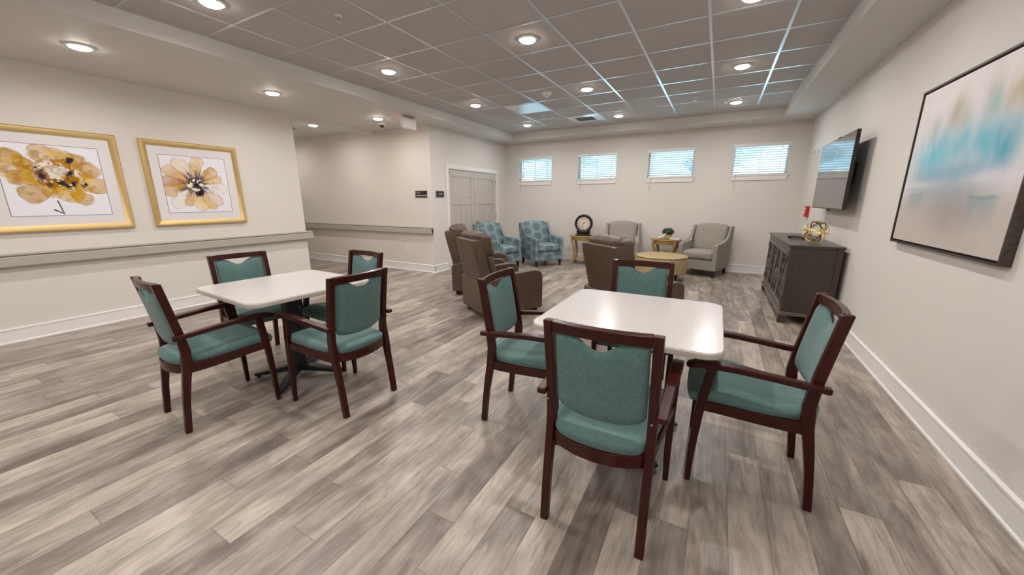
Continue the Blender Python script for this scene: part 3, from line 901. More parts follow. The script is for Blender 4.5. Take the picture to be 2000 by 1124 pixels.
# ------------------------------------------------------------------ pictures
def vnoise(X, Y, s, seed):
    rng = np.random.RandomState(seed)
    tab = rng.rand(256, 256)
    x = X * s; y = Y * s
    xi = np.floor(x).astype(int); yi = np.floor(y).astype(int)
    fx = x - xi; fy = y - yi
    fx = fx * fx * (3 - 2 * fx); fy = fy * fy * (3 - 2 * fy)
    a = tab[xi % 256, yi % 256]; b = tab[(xi + 1) % 256, yi % 256]; c = tab[xi % 256, (yi + 1) % 256]; dd = tab[(xi + 1) % 256, (yi + 1) % 256]
    return (a * (1 - fx) + b * fx) * (1 - fy) + (c * (1 - fx) + dd * fx) * fy
def fbm(X, Y, s, seed, o=4):
    t = 0; a = 0.5; n = 0
    for k in range(o):
        t = t + a * vnoise(X + 13.1, Y + 7.7, s * 2 ** k, seed + k); n += a; a *= 0.55
    return t / n
def sstep(a, b, x):
    t = np.clip((x - a) / (b - a), 0, 1); return t * t * (3 - 2 * t)
SAT = 1.25
def over(img, mask, col):
    c = np.array(lin(*col)[:3]); gm = c.mean(); c = np.clip(gm + (c - gm) * SAT, 0, 1); return img * (1 - mask[..., None]) + c * mask[..., None]
def capsule(U, V, a, b, r0, r1):
    dx, dy = b[0] - a[0], b[1] - a[1]; L2 = dx * dx + dy * dy
    t = np.clip(((U - a[0]) * dx + (V - a[1]) * dy) / L2, 0, 1)
    # width swells mid-way like a petal
    rr = r0 + (r1 - r0) * t
    d = np.hypot(U - a[0] - t * dx, V - a[1] - t * dy) - rr
    return d, t

def flower_a(U, V):      # dense gold peony with a black heart
    img = np.ones(U.shape + (3,)) * np.array(lin(232, 232, 240)[:3])
    wx = (fbm(U, V, 9, 3) - .5) * .07; wy = (fbm(U, V, 9, 11) - .5) * .07
    A, B = U + wx, V + wy
    c = (0.52, 0.55)
    pet = [((0.24, 0.71), (0.37, 0.60), .075, (178, 140, 62)), ((0.16, 0.60), (0.36, 0.52), .075, (196, 160, 92)), ((0.24, 0.52), (0.45, 0.50), .07, (186, 146, 60)),
           ((0.44, 0.76), (0.60, 0.72), .085, (196, 162, 92)), ((0.68, 0.70), (0.60, 0.62), .06, (190, 150, 70)), ((0.76, 0.61), (0.66, 0.55), .08, (184, 142, 58)),
           ((0.78, 0.46), (0.66, 0.50), .085, (190, 152, 58)), ((0.32, 0.37), (0.48, 0.44), .085, (178, 138, 50)), ((0.46, 0.40), (0.5, 0.5), .07, (186, 146, 62)),
           ((0.58, 0.39), (0.56, 0.5), .10, (198, 164, 84)), ((0.66, 0.32), (0.58, 0.42), .07, (188, 150, 72)), ((0.52, 0.56), (0.54, 0.54), .16, (160, 112, 50))]
    sh = fbm(U, V, 14, 21)
    for k, (a, b, r, col) in enumerate(pet):
        d, t = capsule(A, B, a, b, r, r * .75)
        m = sstep(0.012, -0.012, d)
        wash = np.clip(0.55 + 0.9 * (fbm(U, V, 6, 40 + k) - .3) + .35 * t, 0.25, 1)
        img = over(img, m * wash, col)
        edge = np.exp(-((d + 0.004) / 0.004) ** 2) * (fbm(U, V, 20, 60 + k) > .48)
        img = over(img, edge * .55, (120, 80, 30))
    body = np.zeros_like(U)
    for a, b, r, col in pet: body = np.maximum(body, sstep(0.0, -0.03, capsule(A, B, a, b, r, r * .75)[0]))
    img = over(img, body * sstep(.52, .68, sh) * .55, (150, 104, 34))
    img = over(img, body * sstep(.60, .72, fbm(U, V, 11, 77)) * .6, (214, 190, 130))
    rr = np.hypot(A - c[0], B - c[1])
    heart = sstep(.19, .12, rr)
    n1 = fbm(U, V, 26, 90); n2 = fbm(U, V, 22, 95)
    img = over(img, heart * sstep(.54, .60, n1), (232, 226, 216))
    img = over(img, heart * sstep(.55, .60, n2) * .9, (92, 52, 22))
    for p, r in (((.61, .70), .045), ((.424, .609), .035), ((.60, .575), .028), ((.565, .468), .055), ((.41, .535), .026), ((.69, .468), .03)):
        d = np.hypot((A - p[0]), (B - p[1]) * 1.5) - r
        img = over(img, sstep(.012, -.006, d) * sstep(.33, .45, n2), (28, 26, 34))
    d = np.hypot(A - .52, B - .59) - .055
    img = over(img, sstep(.008, -.008, d) * (.5 + .5 * (fbm(U, V, 60, 33) > .5)), (214, 212, 204))
    for a, b, w in (((.47, .30), (.492, .168), .005), ((.433, .213), (.485, .178), .006), ((.60, .80), (.70, .74), .002)):
        d, t = capsule(U, V, a, b, w, w * .7); img = over(img, sstep(.003, -.002, d), (60, 62, 74))
    return img

def flower_b(U, V):      # open pale gold anemone
    img = np.ones(U.shape + (3,)) * np.array(lin(232, 232, 240)[:3])
    wx = (fbm(U, V, 8, 103) - .5) * .06; wy = (fbm(U, V, 8, 111) - .5) * .06
    A, B = U + wx, V + wy
    c = (0.47, 0.50)
    pet = [((.52, .79), .075, (208, 172, 100), .85), ((.35, .73), .085, (214, 190, 150), .7), ((.22, .66), .075, (196, 152, 84), .85), ((.18, .52), .07, (172, 120, 66), .9),
           ((.20, .41), .075, (188, 146, 80), .9), ((.26, .27), .07, (224, 216, 204), .5), ((.36, .26), .05, (196, 150, 70), .9), ((.50, .24), .085, (222, 196, 140), .85),
           ((.62, .24), .07, (206, 168, 84), .9), ((.70, .29), .06, (214, 196, 170), .6), ((.77, .45), .075, (226, 218, 206), .55), ((.74, .58), .055, (204, 166, 84), .9), ((.68, .67), .065, (192, 148, 78), .9)]
    for k, (e, r, col, op) in enumerate(pet):
        s = (c[0] + (e[0] - c[0]) * .25, c[1] + (e[1] - c[1]) * .25)
        d, t = capsule(A, B, s, (s[0] + (e[0] - s[0]) * .93, s[1] + (e[1] - s[1]) * .93), r * .45, r)
        m = sstep(.006, -.006, d)
        f = np.clip(op * (0.45 + 1.0 * (fbm(U, V, 7, 140 + k) - .25)) + .25 * (1 - t), 0, 1)
        img = over(img, m * np.clip(.75 + 0 * f, 0, 1) * .4, (240, 236, 232))
        img = over(img, m * f, col)
        edge = np.exp(-((d + 0.002) / 0.0028) ** 2) * (fbm(U, V, 18, 160 + k) > .44)
        img = over(img, edge * .75, (118, 84, 58))
        img = over(img, m * sstep(.55, .66, fbm(U, V, 30, 190 + k)) * (1 - t) * .6, (140, 86, 36))
    ang = np.arctan2(B - c[1], A - c[0]); rr = np.hypot(A - c[0], (B - c[1]))
    ray = vnoise(ang * 3.2 + 20, rr * 3, 3.0, 7)
    img = over(img, sstep(.16, .10, rr - (ray - .5) * .12) * .85, (96, 88, 104))
    img = over(img, sstep(.11, .08, rr + (fbm(U, V, 16, 8) - .5) * .08) * .8, (40, 36, 46))
    d = np.hypot(A - .50, (B - .39)) - .045; img = over(img, sstep(.012, -.012, d), (26, 24, 34))
    n = fbm(U, V, 30, 201)
    ringm = np.exp(-((rr - .062) / .022) ** 2) * sstep(.47, .53, n)
    img = over(img, np.clip(ringm * 1.6, 0, 1), (240, 232, 214))
    d = rr - .028; img = over(img, sstep(.01, -.006, d), (20, 18, 24))
    return img

def abstract(U, V):      # blurred turquoise and taupe canvas ; U from far edge to near edge
    global SAT
    SAT = 1.0
    n = fbm(U, V, 3, 301); n2 = fbm(U, V * .35, 16, 305); n3 = fbm(U, V * .25, 45, 309)
    img = np.ones(U.shape + (3,)) * np.array(lin(226, 218, 219)[:3])
    low = sstep(.42, .22, V + (n - .5) * .12)
    img = over(img, low * .85, (190, 180, 172))
    img = over(img, np.exp(-((U - .55) / .22) ** 2 - ((V - .22) / .15) ** 2) * .8, (158, 148, 144))
    img = over(img, np.exp(-((V - .34 - (n - .5) * .04) / .10) ** 2) * np.exp(-((U - .45) / .38) ** 4) * .55, (150, 158, 166))
    img = over(img, np.exp(-((U - .26) / .20) ** 2 - ((V - .56) / .14) ** 2) * (.85 + .9 * (n2 - .5)), (98, 192, 212))
    img = over(img, np.exp(-((U - .60) / .32) ** 2 - ((V - .58) / .15) ** 2) * (.85 + 1.1 * (n2 - .5)), (104, 184, 204))
    img = over(img, np.exp(-((U - .84) / .08) ** 2 - ((V - .56) / .13) ** 2) * (.75 + 1.0 * (n2 - .5)), (78, 160, 184))
    img = over(img, np.exp(-((U - .45) / .35) ** 4 - ((V - .44) / .06) ** 2) * .6, (112, 160, 184))
    for u, v, su, sv, col, o in ((.22, .74, .05, .08, (150, 160, 146), .5), (.40, .80, .07, .10, (168, 158, 128), .7), (.48, .76, .05, .08, (160, 158, 128), .5), (.66, .82, .06, .12, (158, 168, 150), .5),
                                 (.70, .77, .035, .07, (112, 180, 176), .6), (.84, .79, .08, .08, (176, 162, 112), .75)):
        img = over(img, np.clip(np.exp(-((U - u) / su) ** 2 - ((V - v) / sv) ** 2) * o * (.7 + 1.2 * (n2 - .35)), 0, 1), col)
    for u0, u1, v, col in ((.06, .28, .335, (96, 152, 160)), (.66, .92, .31, (64, 124, 134))):
        m = sstep(u0, u0 + .05, U) * sstep(u1, u1 - .05, U) * np.exp(-((V - v - .02 * np.sin(U * 14) - (n3 - .5) * .02) / .010) ** 2)
        img = over(img, m * .40 * sstep(.40, .60, n3), col)
        m = sstep(u0, u0 + .06, U) * sstep(u1, u1 - .06, U) * sstep(v + .0, v - .01, V) * sstep(v - .22, v, V)
        img = over(img, m * .42, (110, 150, 154))
    img = over(img, np.exp(-((U - .80) / .16) ** 2 - ((V - .40) / .035) ** 2) * .7, (222, 218, 224))
    img = over(img, np.exp(-((U - .18) / .2) ** 2 - ((V - .385) / .02) ** 2) * .5, (222, 218, 220))
    sp = 1 + .10 * (n3 - .5)[..., None] + .08 * (n2 - .5)[..., None]
    return np.clip(img * sp * 1.0, 0, 1)

def painted_sheet(name, fn, w, h, nx, ny, mat, parent, place):
    """flat sheet of artwork coloured per vertex; place(u,v) -> local position"""
    us = np.linspace(0, 1, nx); vs = np.linspace(0, 1, ny)
    U, V = np.meshgrid(us, vs)
    img = np.clip(fn(U, V), 0, 1)
    verts = [place(u, v) for v in vs for u in us]
    faces = [(j * nx + i, j * nx + i + 1, (j + 1) * nx + i + 1, (j + 1) * nx + i) for j in range(ny - 1) for i in range(nx - 1)]
    me = bpy.data.meshes.new(name); me.from_pydata(verts, [], faces)
    ca = me.color_attributes.new('paint', 'FLOAT_COLOR', 'POINT')
    dat = np.ones((nx * ny, 4), dtype=np.float32); dat[:, :3] = img.reshape(-1, 3)
    ca.data.foreach_set('color', dat.ravel())
    me.materials.append(MAT[mat])
    o = bpy.data.objects.new(name, me); COL.objects.link(o); o.parent = parent
    return o

def picture(label, y0, fn):
    S = 1.05
    r = thing('framed_picture', label, 'picture', (XL, y0, 1.105), 0, 'gold framed flower pictures')
    bm = bmesh.new()
    # mitred moulding, sloping inwards
    prof = [(0.0, 0.0), (0.0, 0.030), (0.012, 0.042), (0.022, 0.042), (0.060, 0.020), (0.066, 0.018), (0.066, 0.0)]
    rings = []
    for cy, cz, sy, sz in ((0, 0, 1, 1), (S, 0, -1, 1), (S, S, -1, -1), (0, S, 1, -1), (0, 0, 1, 1)):
        rings.append([(d_, cy + sy * a, cz + sz * a) for a, d_ in prof])
    loft(bm, rings, cap=False)
    obj('frame', bm, 'goldleaf', r)
    bm = bmesh.new(); bx(bm, 0.006, 0.014, 0.06, S - 0.06, 0.06, S - 0.06); obj('mat_board', bm, 'matboard', r)
    bm = bmesh.new()
    a0, a1, w = 0.16, 0.885, 0.004
    for p in ((a0, a1, a0, a0 + w), (a0, a1, a1 - w, a1), (a0, a0 + w, a0, a1), (a1 - w, a1, a0, a1)): bx(bm, 0.0138, 0.0152, *p)
    obj('mat_line', bm, 'piping_seam', r)
    def full(U, V):
        return fn(a0 / S + U * (a1 - a0) / S, a0 / S + V * (a1 - a0) / S)
    painted_sheet('flower_print', full, 0, 0, 300, 300, 'print', r, lambda u, v: (0.0146, a0 + u * (a1 - a0), a0 + v * (a1 - a0)))
picture('gold framed picture of a dense golden peony, cut by the left edge', 0.728, flower_a)
picture('gold framed picture of an open pale gold anemone, right of the peony', 1.972, flower_b)

r = thing('framed_canvas', 'large turquoise and taupe abstract canvas in a deep dark brown frame', 'painting', (XR, 2.715, 1.092))
CWD, CHT, DP = 1.345, 1.085, 0.046
bm = bmesh.new()
prof = [(0.0, 0.0), (0.0, DP), (0.012, DP), (0.012, 0.012), (0.0125, 0.0)]
rings = []
for cy, cz, sy, sz in ((0, 0, 1, 1), (CWD, 0, -1, 1), (CWD, CHT, -1, -1), (0, CHT, 1, -1), (0, 0, 1, 1)):
    rings.append([(-d_, cy + sy * a, cz + sz * a) for a, d_ in prof])
loft(bm, rings, cap=False)
obj('floater_frame', bm, 'frame_brown', r)
bm = bmesh.new(); bx(bm, -0.014, -0.002, 0.010, CWD - 0.010, 0.010, CHT - 0.010); obj('backing', bm, 'black', r)
bm = bmesh.new(); bx(bm, -0.038, -0.014, 0.024, CWD - 0.024, 0.024, CHT - 0.024); obj('canvas_body', bm, 'matboard', r)
painted_sheet('canvas_print', abstract, 0, 0, 330, 270, 'canvas', r, lambda u, v: (-0.0388, CWD - 0.024 - u * (CWD - 0.048), 0.024 + v * (CHT - 0.048)))

# television on a tilting bracket
r = thing('television', 'wall mounted flat television reflecting the window blinds', 'television', (XR, 5.10, 0))
TV0, TV1, TZ0, TZ1 = 0.0, 1.46, 1.305, 2.10
def tvx(z): return -0.150 + 0.0 * (z - TZ0)
bm = bmesh.new(); bx(bm, -0.150, -0.118, TV0, TV1, TZ0, TZ1); obj('tv_bezel', bm, 'black', r, bevel=0.003)
bm = bmesh.new(); bx(bm, -0.1515, -0.150, TV0 + 0.008, TV1 - 0.008, TZ0 + 0.014, TZ1 - 0.008); obj('tv_screen', bm, 'screen', r)
bm = bmesh.new()
loft(bm, [[(-0.118, y, z) for y, z in ((0.06, 1.36), (1.40, 1.36), (1.40, 2.05), (0.06, 2.05))], [(-0.075, y, z) for y, z in ((0.20, 1.40), (1.26, 1.40), (1.26, 1.95), (0.20, 1.95))]])
obj('tv_back', bm, 'black', r, bevel=0.01)
bm = bmesh.new(); bx(bm, -0.075, 0, 0.50, 0.55, 1.55, 1.85); bx(bm, -0.075, 0, 0.92, 0.97, 1.55, 1.85); bx(bm, -0.02, 0, 0.42, 1.06, 1.60, 1.80); obj('wall_bracket', bm, 'ironblack', r)
bm = bmesh.new(); bx(bm, -0.140, -0.120, 0.70, 0.78, TZ1, TZ1 + 0.018); obj('top_cable_clip', bm, 'black', r, bevel=0.004)
bm = bmesh.new(); bx(bm, -0.145, -0.12, 0.62, 0.68, TZ0 - 0.02, TZ0); obj('infrared_receiver', bm, 'black', r, bevel=0.004)

# ------------------------------------------------------------------ dining chairs
def chair_proto(label):
    r = thing('dining_chair', label, 'chair', (0, 0, 0), 0, 'teal dining chairs around the two tables')
    # rear posts
    poly = [(0.030, 0.0), (0.052, 0.20), (0.078, 0.34), (0.100, 0.44), (0.104, 0.52), (0.088, 0.64), (0.064, 0.78), (0.036, 0.952),
            (-0.008, 0.956), (0.022, 0.78), (0.044, 0.64), (0.054, 0.52), (0.046, 0.42), (0.028, 0.30), (0.010, 0.15), (-0.004, 0.0)]
    for s in (-1, 1):
        bm = bmesh.new(); prism_x(bm, poly, s * 0.190, s * 0.226)
        lg = obj('rear_leg', bm, 'mahogany', r, bevel=0.005)
        bm = bmesh.new(); lathe(bm, [(0.011, 0.0), (0.013, 0.001), (0.013, 0.006), (0, 0.006)], 12, (s * 0.208, 0.013)); obj('foot_glide', bm, 'black', lg)
    # front legs, taper and rake
    for s in (-1, 1):
        bm = bmesh.new()
        rings = []
        for z, ya, yb, xo in ((0.0, 0.508, 0.534, 0.268), (0.18, 0.502, 0.533, 0.268), (0.40, 0.485, 0.525, 0.270), (0.50, 0.473, 0.515, 0.272), (0.636, 0.452, 0.497, 0.276)):
            w = 0.026 if z < 0.1 else 0.033
            rings.append([(s * (xo - w), ya, z), (s * xo, ya, z), (s * xo, yb, z), (s * (xo - w), yb, z)])
        loft(bm, rings)
        lg = obj('front_leg', bm, 'mahogany', r, bevel=0.005)
        bm = bmesh.new(); lathe(bm, [(0.010, 0.0), (0.012, 0.001), (0.012, 0.006), (0, 0.006)], 12, (s * 0.255, 0.521)); obj('foot_glide', bm, 'black', lg)
    # arms
    for s in (-1, 1):
        bm = bmesh.new()
        path = [(s * 0.242, 0.022, 0.622), (s * 0.243, 0.12, 0.628), (s * 0.247, 0.24, 0.640), (s * 0.252, 0.36, 0.650), (s * 0.255, 0.46, 0.654), (s * 0.256, 0.53, 0.650), (s * 0.256, 0.570, 0.640), (s * 0.256, 0.583, 0.632)]
        sweep(bm, path, [0.040, 0.042, 0.044, 0.048, 0.052, 0.052, 0.046, 0.03], [0.028, 0.028, 0.028, 0.030, 0.032, 0.032, 0.028, 0.016])
        obj('armrest', bm, 'mahogany', r, bevel=0.007, seg=3)
    # seat frame
    bm = bmesh.new()
    for s in (-1, 1):
        rings = []
        for y, zb, zt, x in ((0.07, 0.378, 0.440, 0.208), (0.16, 0.380, 0.436, 0.216), (0.26, 0.388, 0.442, 0.226), (0.36, 0.398, 0.450, 0.238), (0.45, 0.408, 0.456, 0.250), (0.50, 0.410, 0.456, 0.256)):
            rings.append([(s * (x - 0.014), y, zb), (s * (x + 0.010), y, zb), (s * (x + 0.010), y, zt), (s * (x - 0.014), y, zt)])
        loft(bm, rings)
    pth = [(-0.196, 0.075, 0.408), (-0.15, 0.045, 0.406), (-0.08, 0.022, 0.404), (0, 0.014, 0.403), (0.08, 0.022, 0.404), (0.15, 0.045, 0.406), (0.196, 0.075, 0.408)]
    sweep(bm, pth, 0.024, 0.058)
    sweep(bm, [(-0.246, 0.492, 0.430), (0, 0.50, 0.430), (0.246, 0.492, 0.430)], 0.024, 0.045)
    obj('seat_frame', bm, 'mahogany', r, bevel=0.003)
    # seat pad
    out = []
    for x, y in ((0.150, 0.030), (0.188, 0.060), (0.189, 0.11), (0.205, 0.14), (0.226, 0.25), (0.238, 0.36), (0.243, 0.45), (0.246, 0.515), (0.236, 0.548), (0.205, 0.562), (0.10, 0.570)): out.append((x, y))
    out = out + [(-x, y) for x, y in out[::-1]] + [(-0.08, 0.012), (0, 0.006), (0.08, 0.012)]
    bm = bmesh.new()
    def dm(x, y): return -0.018 * math.exp(-((y - 0.15) / 0.16) ** 2) + 0.012 * math.exp(-((y - 0.42) / 0.12) ** 2) - 0.012 * max(0, (y - 0.5) / 0.07) 
    pad(bm, out, [(0.012, 0.430), (0.006, 0.440), (0.0, 0.456), (-0.006, 0.470), (-0.004, 0.484), (0.010, 0.496), (0.035, 0.503), (0.08, 0.507), (0.14, 0.509), (0.20, 0.510)], dm)
    obj('seat', bm, 'teal', r, subsurf=1)
    # backrest pad: dip in the top edge, bowed in plan
    bm = bmesh.new()
    NU, NV = 28, 20
    def yc(z): # centre line of the posts
        return np.interp(z, [0.44, 0.52, 0.64, 0.78, 0.952], [0.073, 0.079, 0.066, 0.043, 0.014])
    def top(u):
        x = abs(u)
        return 0.908 - 0.050 * (0.5 + 0.5 * math.cos(PI * min(1, x / 0.62)))
    def bot(u): return 0.538 + 0.022 * abs(u) ** 3
    surf = {}
    for sgn in (1, -1):
        for j in range(NV + 1):
            for i in range(NU + 1):
                u = -1 + 2 * i / NU; v = j / NV
                # rounded bottom corners
                hw = 0.184
                if v < 0.12: hw -= 0.022 * (1 - v / 0.12) ** 2
                z = bot(u) + (top(u) - bot(u)) * v
                edge = min(1 - abs(u), v * 0.9, (1 - v) * 0.9) 
                t = 0.019 * (min(1, edge / 0.16)) ** 0.45 if edge > 0 else 0.0
                front_puff = 0.010 * (1 - u * u) * math.sin(PI * min(1, v)) if sgn > 0 else 0.002
                y = yc(z) - 0.024 * (1 - u * u) + sgn * t + (front_puff if sgn > 0 else 0)
                if edge <= 0: y = yc(z) - 0.024 * (1 - u * u)
                surf[(sgn, i, j)] = bm.verts.new((u * hw, y, z))
    for sgn in (1, -1):
        for j in range(NV):
            for i in range(NU):
                q = [surf[(sgn, i, j)], surf[(sgn, i + 1, j)], surf[(sgn, i + 1, j + 1)], surf[(sgn, i, j + 1)]]
                bm.faces.new(q if sgn < 0 else q[::-1])
    bmesh.ops.remove_doubles(bm, verts=bm.verts, dist=1e-5)
    obj('backrest', bm, 'teal', r)
    # top rail
    bm = bmesh.new()
    pth = [(-0.192, 0.017, 0.931)] + [(x, 0.017 - 0.024 * (1 - (x / 0.192) ** 2), 0.931) for x in (-0.15, -0.10, -0.05, 0, 0.05, 0.10, 0.15)] + [(0.192, 0.017, 0.931)]
    sweep(bm, pth, 0.030, 0.046, up=(0, -0.16, 1))
    obj('top_rail', bm, 'mahogany', r, bevel=0.004)
    # screws on the arm joint
    bm = bmesh.new()
    for s in (-1, 1): lathe_axis(bm, [(0.004, 0), (0.004, 0.004), (0, 0.005)], (s * 0.208, 0.026, 0.598), (0, -1, 0), 8)
    obj('arm_screws', bm, 'chrome', r)
    return r
CH = chair_proto('teal dining chair in the front, its back to the camera, at the right table')
CH.location = (-0.3375, 1.292, 0); CH.rotation_euler = (0, 0, R(0.7))
for x, y, a, lb in ((0.527, 2.137, 90.8, 'teal dining chair at the right side of the right table, nearest the abstract painting'),
                    (-1.237, 2.03, -86, 'teal dining chair on the left side of the right table, facing right'),
                    (-0.466, 2.985, 184.8, 'teal dining chair behind the right table, in front of a brown recliner'),
                    (-2.977, 0.824, -5.2, 'leftmost teal dining chair, near side of the left table'),
                    (-2.019, 1.61, 89, 'teal dining chair at the right side of the left table, backed toward the right table'),
                    (-3.79, 1.72, -96, 'teal dining chair behind the left table, its back to the handrail wall'),
                    (-2.87, 2.385, 177, 'teal dining chair at the far end of the left table, toward the hall')):
    dup(CH, (x, y, 0), R(a), lb)

# ------------------------------------------------------------------ dining tables
def table_proto(label, loc, rz):
    r = thing('dining_table', label, 'table', loc, rz, 'square white dining tables')
    S, H = 0.457, 0.78
    bm = bmesh.new()
    o1 = rrect(-S, S, -S, S, 0.085, 8)
    def ins(d_): return rrect(-S + d_, S - d_, -S + d_, S - d_, 0.085 - d_, 8)
    loft(bm, [[(x, y, z) for x, y in ins(d_)] for d_, z in ((0.010, H - 0.034), (0.002, H - 0.030), (0.0, H - 0.018), (0.001, H - 0.006), (0.006, H - 0.0012))])
    obj('table_edge', bm, 'table_edge', r)
    bm = bmesh.new(); prism_z(bm, ins(0.005), H - 0.0015, H); obj('tabletop', bm, 'laminate', r)
    bm = bmesh.new()
    prism_z(bm, rrect(-0.05, 0.05, -0.05, 0.05, 0.012, 3), 0.05, H - 0.05)
    obj('column', bm, 'ironblack', r)
    bm = bmesh.new()
    for a in (45, 135):
        m4 = Matrix.Rotation(R(a), 3, 'Z')
        pth = [m4 @ Vector((x, 0, z)) for x, z in ((-0.33, H - 0.042), (0.33, H - 0.042))]
        sweep(bm, pth, 0.04, 0.016)
    obj('top_brace', bm, 'ironblack', r)
    for k in range(4):
        m3 = Matrix.Rotation(R(38 + 90 * k), 3, 'Z')
        bm = bmesh.new()
        pth = [m3 @ Vector(p) for p in ((0.02, 0, 0.075), (0.09, 0, 0.066), (0.20, 0, 0.045), (0.31, 0, 0.026), (0.348, 0, 0.022))]
        sweep(bm, pth, [0.075, 0.07, 0.062, 0.055, 0.05], [0.05, 0.045, 0.036, 0.026, 0.020])
        ft = obj('base_foot', bm, 'ironblack', r, bevel=0.006)
        bm = bmesh.new(); p = m3 @ Vector((0.325, 0, 0)); lathe(bm, [(0.014, 0.0), (0.016, 0.004), (0.016, 0.013), (0, 0.013)], 14, (p.x, p.y)); obj('levelling_glide', bm, 'black', ft)
    return r
TB = table_proto('square white dining table on the right, nearer to the camera', (-0.365, 2.13, 0), 0)
dup(TB, (-2.925, 1.637, 0), R(-3.5), 'square white dining table on the left, below the flower pictures')

# ------------------------------------------------------------------ recliners
def recliner_proto(label, loc, rz):
    r = thing('recliner', label, 'recliner', loc, rz, 'brown leather recliners')
    W = 0.35
    # arms
    for s in (-1, 1):
        bm = bmesh.new()
        poly = [(0.0, 0.07), (0.80, 0.07), (0.815, 0.09), (0.815, 0.47), (0.80, 0.525), (0.76, 0.555), (0.68, 0.568), (0.45, 0.552), (0.20, 0.515), (0.03, 0.478), (0.005, 0.465), (0.0, 0.44)]
        prism_x(bm, poly, s * (W - 0.095), s * W)
        obj('arm', bm, 'leather', r, bevel=0.022, seg=4)
    # rear skirt
    bm = bmesh.new(); prism_x(bm, [(-0.006, 0.07), (0.02, 0.07), (0.02, 0.455), (0.0, 0.462), (-0.008, 0.45)], -W + 0.012, W - 0.012); obj('rear_skirt', bm, 'leather', r, bevel=0.006)
    # seat and footrest
    bm = bmesh.new(); cushion(bm, -W + 0.097, W - 0.097, 0.16, 0.80, 0.30, 0.455, 0.04, 0.02); obj('seat_cushion', bm, 'leather', r, subsurf=1)
    bm = bmesh.new(); cushion(bm, -W + 0.097, W - 0.097, 0.765, 0.835, 0.09, 0.315, 0.03, 0.012); obj('footrest', bm, 'leather', r, subsurf=1)
    # base
    bm = bmesh.new(); bx(bm, -W + 0.05, W - 0.05, 0.04, 0.77, 0.03, 0.10); obj('base', bm, 'black', r, bevel=0.01)
    for sx in (-1, 1):
        for y in (0.07, 0.74):
            bm = bmesh.new(); lathe(bm, [(0.022, 0.0), (0.028, 0.004), (0.03, 0.05), (0, 0.05)], 16, (sx * (W - 0.06), y)); obj('foot', bm, 'black', r)
    # back shell: leans rearward
    def lean(x, y, z): 
        k = (z - 0.36); return (x * (1 + 0.06 * max(0, k)), y - 0.27 * max(0, k) + 0.05 * max(0, k) ** 2, z)
    bm = bmesh.new()
    cushion(bm, -0.272, 0.272, 0.030, 0.175, 0.36, 0.97, 0.022, 0.0, 7, lean)
    obj('back_shell', bm, 'leather', r)
    bm = bmesh.new(); cushion(bm, -0.235, 0.235, 0.165, 0.285, 0.44, 0.80, 0.05, 0.028, 8, lean); obj('back_cushion', bm, 'leather', r, subsurf=1)
    # headrest pillow with gathers
    bm = bmesh.new()
    def head(x, y, z):
        p = lean(x, y, z)
        e = abs(x) / 0.27
        w = 0.006 * math.sin(z * 95 + x * 10) * max(0, e - 0.45) * 2 + 0.004 * math.sin(x * 60 + z * 30)
        return (p[0], p[1] + w, p[2] + 0.004 * math.sin(x * 42))
    cushion(bm, -0.262, 0.262, 0.110, 0.305, 0.760, 1.045, 0.058, 0.012, 14, head); obj('headrest', bm, 'leather', r, subsurf=1)
    # seam piping down the side between shell and padding
    bm = bmesh.new()
    for s in (-1, 1):
        tube(bm, [lean(s * 0.268, 0.168, z) for z in (0.46, 0.6, 0.75, 0.9, 0.965)], 0.0045, 6)
    obj('back_piping', bm, 'piping', r)
    # release lever cable pocket
    return r
RC = recliner_proto('brown leather recliner left of centre, nearest the left dining table', (-2.585, 3.70, 0), R(-32))
dup(RC, (-3.57, 4.66, 0), R(-63), 'brown leather recliner farther back, beside the cream hall corner')
dup(RC, (-0.985, 3.83, 0), R(-37), 'dark brown leather recliner directly behind the right dining table')

